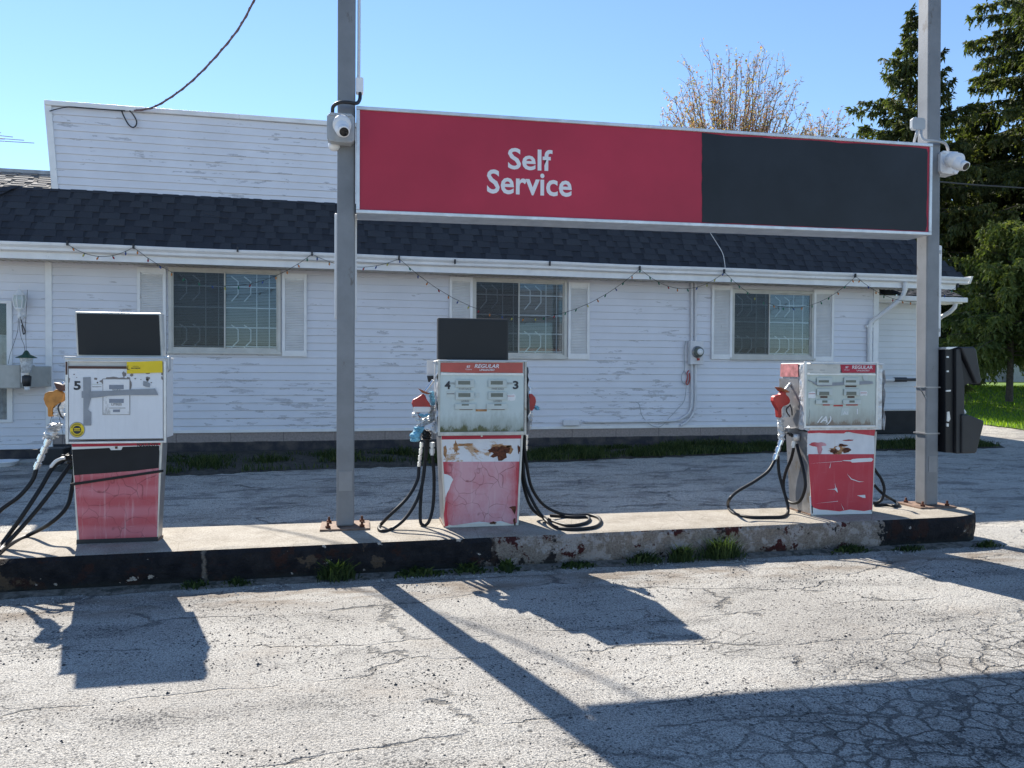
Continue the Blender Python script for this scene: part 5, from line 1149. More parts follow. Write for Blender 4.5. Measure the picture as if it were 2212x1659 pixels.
# soffit, fascia, gutter
m = MB(); m.box(-8, XR + .9, -.50, -.02, 3.075, 3.088)
x = -8
while x < XR + .9:
    m.box(x, x + .012, -.49, -.025, 3.066, 3.0745); x += .105
m.build('soffit', 'soffit', shop)
m = MB(); m.box(-8, XR + 1.25, -.525, -.502, 3.05, 3.20); m.build('fascia', 'frame_paint', shop, bevel=.002)
m = MB(); prof = [(-.527, 3.15), (-.57, 3.15), (-.60, 3.165), (-.605, 3.20), (-.640, 3.235), (-.648, 3.27), (-.640, 3.275), (-.632, 3.27), (-.625, 3.237), (-.59, 3.205), (-.585, 3.17), (-.53, 3.17)]
nx = 40
vs = [(-8 + (XR + 9.45) * i / nx, y, z + .004 * math.sin(i * .9)) for i in range(nx + 1) for y, z in prof]; k = len(prof)
m.add(vs, [(i * k + j, i * k + (j + 1) % k, (i + 1) * k + (j + 1) % k, (i + 1) * k + j) for i in range(nx) for j in range(k)] + [tuple(range(k))[::-1], tuple(nx * k + q for q in range(k))])
g = m.build('gutter', 'frame_paint', shop, bevel=.001)
m = MB(); m.prism([(XR + 1.455, y, z) for y, z in ((-.527, 3.15), (-.60, 3.16), (-.66, 3.29), (-.52, 3.29))], (.05, 0, 0)); m.build('end_cap', 'frame_paint', g)

# front roof slope with architectural shingles
def shingles(name, O, ux, uv, L, Hs, mat, parent, row=.105, seed=1, clip=None, tabs=(.10, .24), proud=.009):
    """O origin at eave-left, ux along, uv up the slope, real stepped rows and laminated tabs"""
    rnd = random.Random(seed); O, ux, uv = Vector(O), Vector(ux).normalized(), Vector(uv).normalized(); nn = ux.cross(uv).normalized(); nn = nn if nn.y < 0 else -nn
    mb = MB(); r = 0; n = int(Hs / row) + 1
    for r in range(n):
        v0 = r * row; v1 = min(Hs, (r + 1) * row + .01)
        if v0 >= Hs: break
        a0, a1 = clip(v0) if clip else (0, L)
        segs = max(1, int((a1 - a0) / 1.0))
        for i in range(segs):                       # under layer
            u0, u1 = a0 + (a1 - a0) * i / segs, a0 + (a1 - a0) * (i + 1) / segs
            q = [O + ux * u0 + uv * v0 + nn * .010, O + ux * u1 + uv * v0 + nn * .010, O + ux * u1 + uv * v1 + nn * .002, O + ux * u0 + uv * v1 + nn * .002]
            mb.add(q + [O + ux * u0 + uv * v0, O + ux * u1 + uv * v0], [(0, 1, 2, 3), (4, 5, 1, 0)], 0, False, rnd.uniform(0, .25))
        u = a0 + rnd.uniform(0, .2)
        while u < a1 - .05:
            wd = rnd.uniform(*tabs); wd2 = min(wd, a1 - u); s = rnd.uniform(.0, .02); e = .010 + proud
            q = [O + ux * u + uv * (v0 - .002) + nn * e, O + ux * (u + wd2) + uv * (v0 - .002) + nn * e, O + ux * (u + wd2 - s) + uv * v1 + nn * .010, O + ux * (u + s) + uv * v1 + nn * .010]
            b = [O + ux * u + uv * (v0 - .002) + nn * .004, O + ux * (u + wd2) + uv * (v0 - .002) + nn * .004, O + ux * (u + wd2 - s) + uv * v1 + nn * .002, O + ux * (u + s) + uv * v1 + nn * .002]
            mb.add(q + b, [(0, 1, 2, 3), (4, 5, 1, 0), (1, 5, 6, 2), (4, 0, 3, 7)], 0, False, rnd.uniform(.35, 1)); u += wd + rnd.uniform(.03, .16)
    return mb.build(name, mat, parent, tone=True)
e0 = Vector((-8, -.60, 3.265)); e1 = Vector((-8, .13, 4.20)); Hs = (e1 - e0).length; xt = -5.17
def cl(v):
    t = v / Hs; L = XR + 8 + 1.36 - max(0, t) * .78
    lo = 0 if t < .70 else 8 + xt - .34 * (1 - (t - .70) / .30)
    return lo, L
rf = shingles('roof', e0, (1, 0, 0), e1 - e0, XR + 9, Hs, 'shingle', shop, row=.140, clip=cl, seed=4, tabs=(.14, .30), proud=.0045)
m = MB(); m.hexa([(-8, -.59, 3.245), (XR + 1.36, -.59, 3.245), (XR + 1.36, 3, 3.245), (-8, 3, 3.245)], [(xt, .16, 4.19), (XR + .58, .16, 4.19), (XR + .58, 3, 4.19), (xt, 3, 4.19)]); m.build('roof_deck', 'shingle', shop)
m = MB()                                                # hip cap on the left
pa, pb = Vector((xt + .10, .11, 4.19)), Vector((xt - .95, -.56, 3.30))
for i in range(9):
    a = pa.lerp(pb, i / 9); b = pa.lerp(pb, (i + 1.15) / 9); n_ = Vector((0, -.78, .62)) * .022
    m.add([a + n_ * 1.1 + Vector((-.09, 0, -.01)), a + n_ * 1.1 + Vector((.09, 0, .01)), b + n_ * 1.6 + Vector((.09, 0, .01)), b + n_ * 1.6 + Vector((-.09, 0, -.01))], [(0, 1, 2, 3)], 0, False, random.uniform(.2, .6))
m.build('hip_cap', 'shingle', shop, tone=True)

# parapet (false front)
def tp(z): t = (z - 4.18) / 1.31; return -4.50 - .10 * t, 8.6
m = MB(); lap(m, 0, 1, 4.18, 5.44, .15, 5.44, taper=tp, pitch=.1165)
m.build('parapet_siding', 'siding_upper', shop)
m = MB(); m.hexa([(-4.53, .152, 4.0), (8.6, .152, 4.0), (8.6, .45, 4.0), (-4.53, .45, 4.0)], [(-4.63, .152, 5.44), (8.6, .152, 5.44), (8.6, .45, 5.44), (-4.63, .45, 5.44)]); m.build('parapet', 'white_paint', shop)
m = MB(); m.box(-4.66, 8.65, .095, .48, 5.445, 5.515); m.build('parapet_cap', 'frame_paint', shop, bevel=.004)
m = MB(); m.hexa([(-4.56, .115, 4.05), (-4.47, .115, 4.05), (-4.47, .15, 4.05), (-4.56, .15, 4.05)], [(-4.665, .115, 5.443), (-4.57, .115, 5.443), (-4.57, .15, 5.443), (-4.665, .15, 5.443)]); m.build('parapet_trim', 'frame_paint', shop, bevel=.002)
m = MB(); m.box(-4.5, 8.6, .46, 6.9, 4.0, 4.35); m.build('unseen_shade_roof', 'shingle', shop)  # unseen roof block behind the parapet, added only for its shade
# left wing: grey shingle roof and metal ridge
q0 = bl(0, 441, 1.0); zr = bl(60, 374, 2.6).z; z0_ = bl(60, 441, .9).z
shingles('wing_roof', (-9, .9, z0_ - .12), (1, 0, 0), (0, 1.7, zr - z0_ + .12), 4.45, math.hypot(1.7, zr - z0_ + .12), 'shingle_grey', shop, row=.11, seed=9, tabs=(.2, .34), proud=.012)
m = MB(); m.box(-9, -4.5, 2.58, 2.70, zr - .03, zr + .06); m.build('wing_ridge', 'steel', shop)

# downspouts
def pipe(pts, r, mat, parent, name, n=4, flat=.75):
    mb = MB(); mb.tube(pts, r, 8); return mb.build(name, mat, parent)
B = lambda px, py, y: bl(px, py, y)
pipe([B(1955, 610, -.58), B(1955, 625, -.56), B(1950, 640, -.50), B(1935, 655, -.42), B(1893, 687, -.12), B(1881, 696, -.07), B(1878.5, 708, -.06), B(1878.5, 860, -.06), B(1878.5, 905, -.06)], .042, 'frame_paint', shop, 'downspout')
m = MB(); p = B(1878.5, 702, -.05); m.box(p.x - .07, p.x + .07, -.07, -.018, p.z - .05, p.z); m.build('downspout_strap', 'frame_paint', shop)

# recessed wing on the right
annex = thing('recessed_wing', 'lower recessed white wing at the right end of the shop with its own gutter', 'building', tuple(BM @ Vector((XR, 1.5, 0))), BA)
def L_(v): return v
m = MB(); ax0, ax1 = .02, 2.40
lap(m, ax0, ax1, .70, 3.0, 0, 3.0, seed=5); m.build('siding', 'siding_clean', annex)
m = MB(); m.box(ax0, ax1, .002, 4, .2, 3.05); m.build('wall', 'white_paint', annex)
m = MB(); m.box(ax0, ax1 - .02, -.012, .001, .2, .685); m.build('foundation', 'tar_black', annex)
m = MB(); m.box(ax0, ax1 + .45, -.45, 0, 2.97, 2.99); m.box(ax0, ax1 + .45, -.47, -.45, 2.955, 3.09); m.build('eave', 'frame_paint', annex, bevel=.002)
m = MB(); m.box(ax0, ax1 + .5, -.56, -.475, 2.98, 3.08); m.build('gutter', 'frame_paint', annex, bevel=.012)
shingles('roof', (ax0, -.5, 3.10), (1, 0, 0), (0, 1, .45), ax1 + .4, 1.2, 'shingle', annex, seed=6)
def AL(px, py, y): p = BM @ bl(px, py, 1.5 + y); q = Matrix.Translation(BM @ Vector((XR, 1.5, 0))) @ Matrix.Rotation(BA, 4, 'Z'); return q.inverted() @ p
pipe([AL(2064, 656, -.5), AL(2062, 664, -.48), AL(2052, 674, -.40), AL(2034, 684, -.2), AL(2024, 694, -.06), AL(2022, 760, -.06), AL(2022, 900, -.06)], .045, 'frame_paint', annex, 'downspout')
pa, pb, pc = (Matrix.Identity(4) @ (BM @ bl(x, 820, 1.3)) for x in (1904, 1930, 1990))
m = MB(); m.tube([pa, pb], .045, 12); m.tube([pb, pb + (pc - pb) * .45], .05, 12, 1); m.tube([pb + (pc - pb) * .4, pc], .03, 10, 1)
tag(m.build('awning_arm', ['conduit_white', 'ink']), 'horizontal pipe with a white sleeve and black rod in front of the recessed wing', 'pipe')

# ------------------------------------------------------------------ things on the wall
def wb(x, y, z): return BM @ Vector((x, y, z))
# electric meter
p = bl(1498, 762); t = thing('electric_meter', 'grey electric meter with a round glass dial on the white wall', 'electric meter', tuple(wb(p.x, -.03, p.z)), BA)
hw, hh = (bl(1512, 760).x - bl(1484, 760).x) / 2, (bl(1498, 736).z - bl(1498, 787).z) / 2
m = MB(); m.box(-hw, hw, -.11, 0, -hh, hh); m.build('meter_box', 'conduit_white', t, bevel=.006)
m = MB(); m.lathe([(.105, 0), (.105, .03), (.09, .035)], (.005, -.11, .01), axis=(0, -1, 0), n=28); m.build('meter_ring', 'steel', t)
m = MB(); m.lathe([(.088, .03), (.085, .09), (.065, .115), (0, .12)], (.005, -.11, .01), axis=(0, -1, 0), n=28); m.build('meter_glass', 'lcd', t)
m = MB(); m.lathe([(.055, .0), (.055, .006), (0, .006)], (.005, -.225, .012), axis=(0, -1, 0), n=20); m.box(-.025, .035, -.2345, -.231, .03, .045); m.build('meter_dial', 'cam_white', t)
m = MB(); m.box(-.0, .03, -.16, -.11, -.14, -.10); m.build('meter_tag', 'nozzle_red', t)
def wpipe(name, label, pts, r, mat='conduit_white', y=-.05, cat='conduit'):
    mb = MB(); mb.tube(catmull([BM @ bl(a, b, (c[0] if c else y)) for a, b, *c in pts], 8), r, 10); return tag(mb.build(name, mat), label, cat)
wpipe('conduit_pipe', 'left vertical conduit rising from the electric meter to the soffit', [(1494, 740), (1494, 700), (1494, 650), (1494, 610)], .022)
wpipe('conduit_pipe', 'right vertical conduit rising from the electric meter to the soffit', [(1502.5, 740), (1502.5, 700), (1502.5, 650), (1502.5, 610)], .022)
wpipe('conduit_pipe', 'upper long conduit running down from the meter and left along the bottom of the wall', [(1494, 787), (1494, 820), (1494, 870), (1490, 888), (1479, 900), (1462, 908), (1430, 910), (1350, 911), (1262, 911.5)], .022)
wpipe('conduit_pipe', 'lower conduit curving down from the meter and ending under the siding', [(1502.5, 787), (1502.5, 830), (1501.5, 875), (1496, 895), (1484, 910), (1470, 920)], .020, y=-.055)
a, b = bl(1214, 906), bl(1249, 919); t_ = MB(); t_.box(a.x, b.x, -.09, -.018, b.z, a.z); t_.box(b.x, b.x + .03, -.08, -.018, b.z + .015, a.z - .015)
o = t_.build('conduit_box', 'conduit_white', shop if False else None, bevel=.012); o.matrix_world = BM; tag(o, 'oval conduit fitting at the left end of the long conduit low on the wall', 'conduit fitting')
wpipe('meter_cable', 'thin grey cable hanging beside the meter conduits in a loop', [(1481, 737), (1478, 760), (1479, 795), (1473, 810), (1473, 822), (1480, 830), (1486, 826), (1484, 812), (1478, 800)], .007, 'box_grey')
wpipe('red_tag_cable', 'red lockout strap hanging under the electric meter', [(1488, 800), (1484, 806), (1485, 815), (1482, 828), (1486, 830), (1490, 818), (1489, 806)], .010, 'nozzle_red')
wpipe('loose_cable', 'thin pale cable looping over the long conduit at the wall foot', [(1374, 868), (1381, 874), (1386, 895), (1396, 910), (1410, 920), (1425, 922), (1438, 912), (1445, 903), (1462, 885), (1478, 865), (1483, 830)], .005, 'box_grey')

# wall lantern
c = bl(42, 650, -.16); t = thing('wall_lantern', 'white coach lantern on the wall left of the corner board', 'lantern', tuple(wb(c.x, -.16, c.z)), BA)
m = MB(); m.lathe([(0, .24), (.006, .22), (.006, .18), (.012, .17), (.035, .15), (.075, .095), (.09, .085), (.09, .078), (.0, .078)], (0, 0, 0), n=8, smooth=False); m.build('lantern_cap', 'frame_paint', t)
m = MB(); m.lathe([(.072, .078), (.085, .02), (.062, -.10)], (0, 0, 0), n=8, smooth=False); m.build('lantern_glass', 'bezel', t)
m = MB()
for i in range(8):
    g = 2 * math.pi * i / 8; cc, ss = math.cos(g), math.sin(g); m.tube([(.077 * cc, .077 * ss, .08), (.09 * cc, .09 * ss, .02), (.067 * cc, .067 * ss, -.10)], .007, 5)
m.build('lantern_cage', 'frame_paint', t)
m = MB(); m.lathe([(0, -.10), (.068, -.10), (.05, -.13), (.025, -.15), (.02, -.20), (.035, -.22), (.012, -.26), (0, -.28)], (0, 0, 0), n=12); m.tube(catmull([(0, 0, -.2), (.0, .07, -.26), (0, .14, -.2)], 5), .012, 8); m.lathe([(.045, 0), (.045, .02), (0, .02)], (0, .16, -.2), axis=(0, -1, 0), n=16); m.build('lantern_bracket', 'frame_paint', t)
wpipe('lantern_cable', 'short loop of black cable hanging under the wall lantern', [(45, 683), (46, 692), (49, 702), (53, 712), (54, 718), (51, 722), (49, 714), (47, 702)], .007, 'wire_black')
wpipe('lantern_cable', 'thin grey cord trailing from the wall lantern to the bird feeder', [(44, 684), (42, 705), (46, 730), (52, 745), (54, 760)], .003, 'wire_black', y=-.2)
wpipe('lantern_cable', 'thin grey cord trailing from the wall lantern down to the air conditioner', [(40, 684), (38, 715), (30, 742), (22, 765), (18, 786)], .003, 'wire_black', y=-.1)
# bird feeder
c = bl(57, 775, -.62); t = thing('bird_feeder', 'bird feeder with a dark green conical roof hanging in front of the air conditioner', 'bird feeder', tuple(wb(c.x, -.62, c.z)), BA)
m = MB(); m.lathe([(0, .10), (.02, .095), (.05, .04), (.13, .0), (.135, -.01), (0, -.01)], (0, 0, .02), n=24); m.build('feeder_roof', 'green_plastic', t)
m = MB(); m.lathe([(.085, .01), (.06, -.20), (0, -.20)], (0, 0, 0), n=20); m.build('seed_tube', 'plastic_bag', t)
m = MB(); m.lathe([(0, -.36), (.05, -.36), (.058, -.22), (.03, -.20), (0, -.2)], (.005, 0, -.03), n=16); m.build('feeder_cup', 'black_plastic', t)
m = MB(); m.lathe([(0, -.45), (.032, -.445), (.036, -.39), (0, -.39)], (.005, 0, 0), n=12); m.build('feeder_tray', 'cam_white', t)
m = MB(); m.tube([(0, 0, .11), (-.01, .0, .45), (.0, .05, .98)], .003, 5); m.build('hanging_wire', 'wire_black', t)
# window air conditioner
a, b = bl(-20, 788, -.55), bl(84, 839, -.50); t = thing('air_conditioner', 'old grey air conditioner sticking out of the far left window', 'air conditioner', tuple(wb(b.x, -.02, b.z)), BA)
wd = 1.0; hh = a.z - b.z
x1 = bl(44, 800, -.55).x - b.x; m = MB(); m.box(x1 - .9, x1, -.53, .0, 0, hh); m.build('casing', 'ac_grey', t, bevel=.012)
m = MB(); m.hexa([(x1 + .002, -.51, .01), (x1 + .04, -.50, .01), (0, -.02, .02), (x1 + .002, -.02, .01)], [(x1 + .002, -.51, hh - .02), (x1 + .04, -.50, hh - .02), (0, -.02, hh - .015), (x1 + .002, -.02, hh - .02)]); m.build('side_grille', 'ac_grey', t, bevel=.004)
p = bl(60, 817, -.45); q = Vector((p.x - b.x, -.44, p.z - b.z)); 
m = MB(); m.box(q.x - .05, q.x + .05, -.535, -.5305, q.z - .06, q.z + .09); m.build('notice', 'cam_white', t); m = MB(); m.box(q.x - .035, q.x + .055, -.541, -.536, q.z - .075, q.z + .035); m.build('vent_cover', 'ink', t)
# bucket, bowl, block
c = BM @ bl(118, 988, -.55)
t = thing('hanging_planter', 'black plastic planter hanging low by two cords behind the leftmost pump hoses', 'planter', tuple(c))
m = MB(); m.hexa([(-.13, -.12, -.16), (.13, -.12, -.16), (.13, .12, -.16), (-.13, .12, -.16)], [(-.17, -.15, .14), (.17, -.15, .14), (.17, .15, .14), (-.17, .15, .14)]); m.build('pot', 'black_plastic', t, bevel=.01)
m = MB(); m.tube([(-.15, 0, .14), (.02, 0, .8)], .003, 5); m.tube([(.15, 0, .14), (.02, 0, .8)], .003, 5); m.build('cord', 'wire_black', t)
c = BM @ bl(6, 1003, -.7)
m = MB(); m.lathe([(0, -.07), (.10, -.07), (.16, .0), (.185, .05), (.20, .052), (.19, .03), (0, -.04)], c, n=28); tag(m.build('bowl', 'cam_white'), 'shallow white bowl on the ground below the far left window', 'bowl')
c = BM @ bl(84, 1002, -.35)
m = MB(); m.box(c.x - .22, c.x + .22, c.y - .1, c.y + .1, c.z - .07, c.z + .06); tag(m.build('pale_block', 'ac_grey', bevel=.015), 'pale concrete block against the wall left of the black planter', 'block')
c = atZ(869, 985, .06); m = MB(); m.box(-.22, .22, -.15, .15, -.06, .12); o = m.build('stone_block', 'stone', bevel=.03); o.location = c; tag(o, 'rough stone block lying in the grass left of the middle pump', 'stone block')

# ------------------------------------------------------------------ string of bulbs
t = thing('string_lights', 'string of coloured bulbs swagged from hooks along the shop gutter', 'string lights', (0, BD, 0), BA)
yh = -.665
peaks = [(145, 527), (288, 534), (674, 549), (862, 559), (1382.5, 581), (1565, 588), (1848.5, 597), (2070, 618)]
lows = [(228, 554), (486, 618), (785, 577), (1132, 687), (1465, 623), (1697, 664), (1945, 649)]
pts = []
for i in range(7):
    a, b, c = bl(*peaks[i], yh), bl(*peaks[i + 1], yh), bl(*lows[i], yh)
    L = b.x - a.x; tm = (c.x - a.x) / L; sag = (a.z + (b.z - a.z) * tm - c.z) / (4 * tm * (1 - tm))
    for j in range(14):
        s = j / 14; pts.append(Vector((a.x + L * s, yh + .0, a.z + (b.z - a.z) * s - 4 * sag * s * (1 - s))))
pts.append(bl(*peaks[-1], yh))
m = MB(); m.tube(pts, .0042, 5); m.build('wire', 'wire_black', t)
m = MB()
for q in peaks + [(513, 541), (983, 567), (1188, 571)]:
    p = bl(*q, yh); m = MB(); m.box(p.x - .012, p.x + .012, yh - .008, yh + .03, p.z - .02, p.z + .05); m.build('gutter_hook', 'wire_black', t)
cols = ['bulb_yellow', 'bulb_blue', 'bulb_green', 'bulb_orange', 'bulb_blue', 'bulb_red', 'bulb_green', 'bulb_orange']
d = 0; nxt = .08; nb = 0; meshes = {}
for a, b in zip(pts, pts[1:]):
    L = (b - a).length
    while d + L >= nxt and nb < 99:
        p = a.lerp(b, (nxt - d) / L); mat = random.choice(cols)
        key = (mat, random.randint(0, 2))
        if key not in meshes:
            m = MB(); ax = ((.0, 0, -1), (.5, 0, -1), (-.5, 0, -1))[key[1]]
            m.lathe([(0, 0), (.007, 0), (.008, .016), (.007, .017)], (0, 0, 0), ax, 7, 1); m.lathe([(.006, .015), (.012, .026), (.0125, .038), (.008, .052), (0, .06)], (0, 0, 0), ax, 8, 0)
            o = m.build('bulb', [mat, 'green_plastic'], t); meshes[key] = o
        else:
            o = meshes[key].copy(); COL.objects.link(o); o.parent = t
        o.location = p; nb += 1; nxt += .185 + random.uniform(-.012, .012)
    d += L

# ------------------------------------------------------------------ overhead cables and antenna
yp = .10
w0 = BM @ bl(290, 239, yp)
hi = w0 + Vector((1.9, -2.2, 3.1)); 
pts = []
for a, b, dd in ((290, 239, 0), (330, 232, .12), (375, 206, .3), (420, 170, .5), (470, 118, .75), (515, 62, 1.0), (549, 0, 1.3), (575, -60, 1.6)):
    pts.append(BM @ bl(a, b, yp - dd))
m = MB(); m.tube(catmull(pts, 8), .014, 8)
pp = catmull(pts, 14); m.tube([p + Vector((.014 * math.cos(i * .9), 0, .014 * math.sin(i * .9))) for i, p in enumerate(pp)], .008, 6)
tag(m.build('service_cable', 'wire_pink'), 'twisted service cable rising from the parapet out of the top of the picture', 'cable')
def pw(name, label, L, r, mat, yl):
    m = MB(); m.tube(catmull([BM @ bl(a, b, yl) for a, b in L], 8), r, 8); tag(m.build(name, mat), label, 'cable')
pw('cable_loop', 'black cable loop hanging from the top of the parapet', [(262, 238), (268, 252), (277, 268), (286, 275), (293, 272), (295, 262), (288, 248), (280, 239)], .010, 'wire_black', .09)
pw('roof_cable', 'dark cable along the top left of the parapet', [(107, 240), (125, 235), (150, 231), (180, 233), (230, 237), (270, 239)], .008, 'wire_black', .085)
pw('white_cord', 'thin white cord curving from the sign down to the shop gutter', [(1531, 498), (1545, 520), (1560, 545), (1565, 565), (1567, 587)], .006, 'wire_white', -.62)
pw('white_cord', 'dark thin cable draped along the shingles left of the sign', [(440, 460), (520, 480), (640, 510), (700, 515)], .004, 'wire_black', -.3)
m = MB(); m.tube([atY(2030, 393, 14), atY(2110, 400, 14.5), atY(2300, 412, 15)], .016, 6); tag(m.build('phone_cable', 'wire_black'), 'thin dark cable crossing in front of the spruces at the right edge', 'cable')
# TV antenna behind the left wing
ya = 19.0; t0_ = atY(-30, 420, ya); t = thing('tv_antenna', 'thin TV antenna elements showing above the left wing', 'antenna', tuple(t0_))
m = MB(); m.tube([t0_, atY(-30, 280, ya)], .025, 6); m.tube([atY(-40, 298, ya), atY(10, 300, ya)], .015, 6)
m.build('mast', 'steel', t, world=True)
for a, b, c, d in ((-30, 281, 2, 287), (-30, 290, 28, 296), (-30, 297, 52, 303), (-30, 303, 74, 309)):
    m = MB(); m.tube([atY(a, b, ya), atY(c, d, ya)], .009, 5); m.build('antenna_rod', 'steel', t, world=True)

# ================================================================== TREES
def conifer(name, label, base, H, Rmax, seed, n_whorl, per, mat, z_low=.8, dens=1.0, top_lean=0, gaps=0, nsz=.10, power=.85, droop=.35, ncap=1e9):
    rnd = random.Random(seed); base = Vector(base); t = thing(name, label, 'tree', tuple(base))
    m = MB(); m.tube([(0, 0, -.1), (0.03, 0, H * .3), (.02, 0.02, H * .7), (top_lean, 0, H)], [.28 * H / 14, .2 * H / 14, .09 * H / 14, .012], 9); m.build('trunk', 'bark', t)
    fo, br = MB(), MB()
    for i in range(n_whorl):
        f = i / (n_whorl - 1); z = z_low + (H - z_low) * f ** .92
        R = Rmax * (1 - f) ** power + .12
        for k in range(per if f < .85 else max(3, per - 2)):
            if rnd.random() < gaps: continue
            a = rnd.uniform(0, 6.283); zj = z + rnd.uniform(-.3, .3) * (1 - f); L = R * rnd.uniform(.4, 1.2); el = rnd.uniform(-.1, .25) + f * .45
            pts = []; n = 7
            for j in range(n + 1):
                s = j / n; x = L * s; zz = L * (el * s - droop * s * s * (1 - f * .5) + .28 * max(0, s - .6) ** 1.2)
                pts.append(Vector((math.cos(a) * x, math.sin(a) * x, zj + zz)))
            br.tube(pts, [.035 * (1 - j / n) * L / 3 + .006 for j in range(n + 1)], 4, cap=False)
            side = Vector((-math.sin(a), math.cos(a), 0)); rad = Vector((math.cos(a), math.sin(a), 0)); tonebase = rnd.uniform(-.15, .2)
            nt_ = int(dens * (7 + L * 30))
            for _ in range(nt_):
                s = rnd.uniform(.08, 1) ** .75; j = min(n - 1, int(s * n)); p = pts[j].lerp(pts[j + 1], s * n - j)
                sl_ = (.10 + .34 * (1 - s) * min(1, L / 2)) * rnd.uniform(.5, 1.2); sg = rnd.choice((-1, 1))
                tip = p + side * sg * sl_ + rad * sl_ * .6 + Vector((0, 0, -abs(rnd.gauss(0, .24)) - .03 + f * .12))
                # a twig: fan of small needle blades
                kk = 5
                for q in range(kk):
                    u = (q + rnd.random()) / kk; c = p.lerp(tip, u); ll = nsz * rnd.uniform(.7, 1.5)
                    dv = (tip - p).normalized() * ll * .6 + Vector((rnd.uniform(-1, 1), rnd.uniform(-1, 1), rnd.uniform(-1.3, .5))) * ll * .6
                    wv = dv.cross(Vector((rnd.uniform(-1, 1), rnd.uniform(-1, 1), rnd.uniform(-1, 1)))).normalized() * ll * .26
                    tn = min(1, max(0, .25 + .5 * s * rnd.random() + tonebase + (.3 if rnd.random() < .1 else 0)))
                    fo.add([c - wv, c + wv, c + dv], [(0, 1, 2)], 0, False, tn)
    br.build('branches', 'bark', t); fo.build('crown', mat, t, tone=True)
    return t
def at_depth(px, py, dist): return CAM + ray(px, py) * dist
b = at_depth(1956, 838, 28)
conifer('spruce_tree', 'thin topped dark spruce rising behind the right post', (b.x, b.y, .9), 13.8, 4.9, 3, 40, 8, 'needle', z_low=1.5, dens=1.0, gaps=.28, nsz=.14, power=1.0, droop=.40)
b = at_depth(2305, 838, 27)
conifer('spruce_tree', 'tall dense spruce filling the right edge of the picture', (b.x, b.y, .95), 22.0, 5.0, 8, 80, 10, 'needle', z_low=2.2, dens=1.15, gaps=.05, nsz=.14, power=.72, droop=.42)
b = at_depth(2105, 838, 30)
conifer('spruce_tree', 'shorter dark spruce between the two tall ones', (b.x, b.y, .95), 10.8, 3.2, 17, 42, 8, 'needle', z_low=2.2, dens=1.2, gaps=.05, nsz=.13, power=.6)
b = at_depth(2180, 860, 21.5)
conifer('spruce_tree', 'nearer spruce with lit yellow green branches at the lower right edge', (b.x, b.y, .8), 4.9, 1.75, 29, 24, 9, 'needle_light', z_low=1.3, dens=1.5, gaps=.03, nsz=.10, power=.42)
b = at_depth(1800, 838, 33)
conifer('spruce_tree', 'low brownish spruce top just above the sign between the budding tree and the tall spruce', (b.x, b.y, .95), 10.6, 3.0, 41, 26, 7, 'needle', z_low=3.5, dens=.9, gaps=.15, nsz=.14)

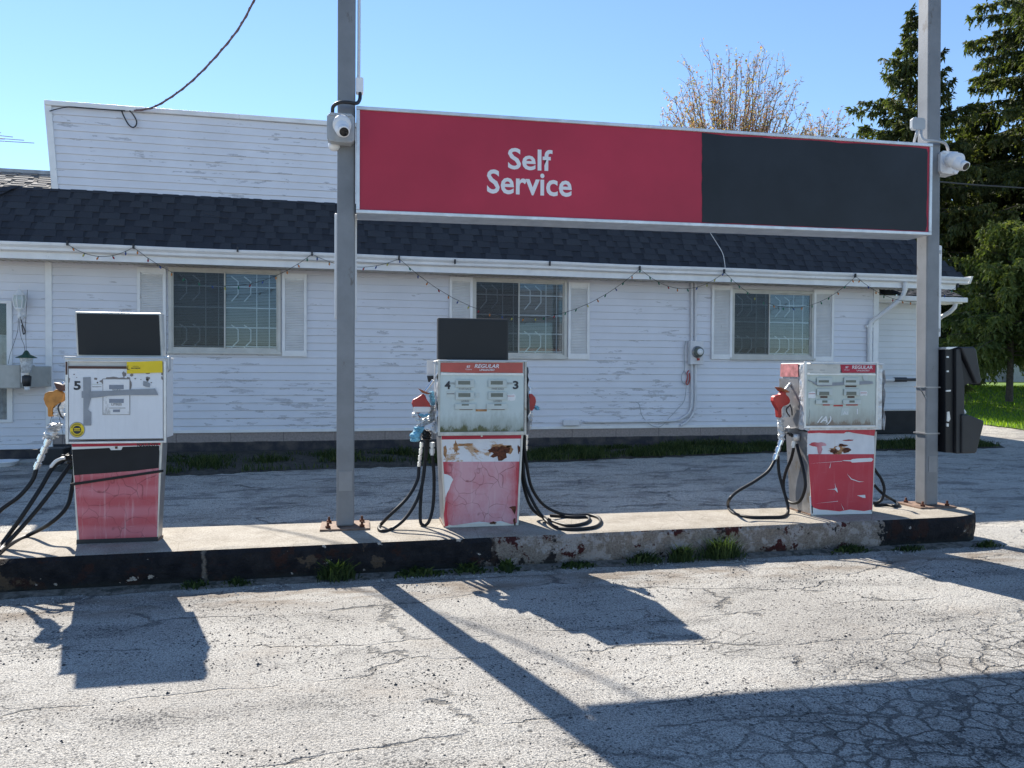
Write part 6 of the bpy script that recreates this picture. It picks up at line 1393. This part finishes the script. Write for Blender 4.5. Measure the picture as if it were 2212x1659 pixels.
def bud_tree(px, py, dist, seed, rx, rz, n_limbs, label):
    """dome crown: curved limbs from a low fork to tips spread over an ellipsoid, each with side twigs and small leaves"""
    rnd = random.Random(seed); b = at_depth(px, 838, dist); zc = at_depth(px, py, dist).z; z0 = gz(b.y); zc -= z0
    t = thing('budding_tree', label, 'tree', (b.x, b.y, z0)); br, lf = MB(), MB()
    def leaf(p, n, r):
        for _ in range(n):
            c = p + Vector((rnd.uniform(-r, r), rnd.uniform(-r, r), rnd.uniform(-r, r))); s = rnd.uniform(.03, .07)
            u = Vector((rnd.uniform(-1, 1), rnd.uniform(-1, 1), rnd.uniform(-1, 1))).normalized(); v = u.orthogonal().normalized()
            lf.add([c - u * s, c + v * s * .6, c + u * s, c - v * s * .6], [(0, 1, 2, 3)], 0, False, rnd.random())
    br.tube([(0, 0, -.1), (.05, 0, zc * .3), (0, .05, zc * .62)], [.2, .15, .11], 8)
    for i in range(n_limbs):
        g = i * 2.39996; f = (i + .5) / n_limbs; cz = 1 - f * 1.35; sr = math.sqrt(max(0, 1 - cz * cz)); q = rnd.uniform(.80, 1.08) if i % 3 else rnd.uniform(.4, .8)
        tip = Vector((math.cos(g) * sr * rx * q, math.sin(g) * sr * rx * q, zc + cz * rz * q))
        st = Vector((0, 0, zc * rnd.uniform(.46, .74))); ctrl = st.lerp(tip, .5) + Vector((tip.x * .10, tip.y * .10, -.25)); n = 9
        P = []
        for k in range(n + 1):
            u = k / n; P.append(st * (1 - u) ** 2 + ctrl * 2 * u * (1 - u) + tip * u * u + Vector((rnd.uniform(-1, 1), rnd.uniform(-1, 1), rnd.uniform(-1, 1))) * .10 * u)
        br.tube(P, [.030 * (1 - k / n) + .007 for k in range(n + 1)], 4, cap=False)
        leaf(P[-1], 4, .07)
        for k in range(3, n + 1):
            for _ in range(3):
                o = P[k - 1].lerp(P[k], rnd.random()); d = (P[k] - P[k - 1]).normalized(); out = Vector((o.x, o.y, 0)); out = out.normalized() if out.length > .01 else Vector((1, 0, 0))
                dd = (d + Vector((rnd.uniform(-1, 1), rnd.uniform(-1, 1), rnd.uniform(-.7, .8))) * 1.1 + out * .25 + Vector((0, 0, .15))).normalized(); L = rnd.uniform(.3, .8); T = [o]
                for h in range(3): dd = (dd + Vector((rnd.uniform(-.3, .3), rnd.uniform(-.3, .3), rnd.uniform(-.1, .35)))).normalized(); T.append(T[-1] + dd * L / 3)
                br.tube(T, [.009, .007, .006, .004], 3, cap=False)
                for q_ in T[1:]: leaf(q_, 3, .07)
    br.build('trunk', 'twig', t); lf.build('crown', 'bud', t, tone=True)
bud_tree(1568, 296, 30, 5, 2.85, 3.15, 125, 'budding tree with thin twigs and reddish leaves behind the sign')
bud_tree(1760, 318, 34, 12, 1.2, 1.3, 40, 'smaller budding tree with reddish twigs between the larger one and the spruces')

# backdrop wood and far building on the right
b0 = at_depth(2050, 838, 44)
far = thing('far_building', 'pale low building seen under the spruces beyond the lawn', 'building', (b0.x, b0.y, 1.0), R_(-12))
m = MB(); m.box(-1.5, 3.3, 0, 6, 0, 1.9); m.build('wall', 'far_wall', far)
m = MB(); m.box(1.5, 2.1, -.03, .02, .2, 1.3); m.build('window', 'dark_interior', far); m = MB(); m.box(-.6, .0, -.03, .02, .6, 1.3); m.build('window', 'dark_interior', far)
m = MB(); m.box(3.3, 9, -.5, 6, 0, 2.6); m.build('garage_wall', 'ac_grey', far)
m = MB(); m.prism([(-2, -.8, 1.9), (9.2, -.8, 2.7), (9.2, 3, 3.9), (-2, 3, 3.9)], (0, 0, .12)); m.build('roof', 'shingle_grey', far)
def hedge(x0, x1, y, z, h, seed, label):
    rnd = random.Random(seed); m = MB()
    for _ in range(14000):
        x = rnd.uniform(x0, x1); hh = h * (.75 + .35 * mnoise.noise(Vector((x * .35, seed, 0)))); zz = z + rnd.random() ** .8 * hh; yy = y + rnd.uniform(-1.2, 1.2)
        s = rnd.uniform(.12, .3); u = Vector((rnd.uniform(-1, 1), rnd.uniform(-1, 1), rnd.uniform(-1, 1))).normalized() * s; v = u.orthogonal() * .5
        m.add([(x + u.x, yy + u.y, zz + u.z), (x + v.x, yy + v.y, zz + v.z), (x - u.x, yy - u.y, zz - u.z), (x - v.x, yy - v.y, zz - v.z)], [(0, 1, 2, 3)], 0, False, rnd.random() * .6)
    tag(m.build('far_trees', 'needle', tone=True), label, 'trees', kind='stuff')
hedge(22, 62, 58, 1.0, 7, 3, 'dark mass of far trees beyond the lawn')

for o in bpy.data.objects:
    if '_m' in o: del o['_m']
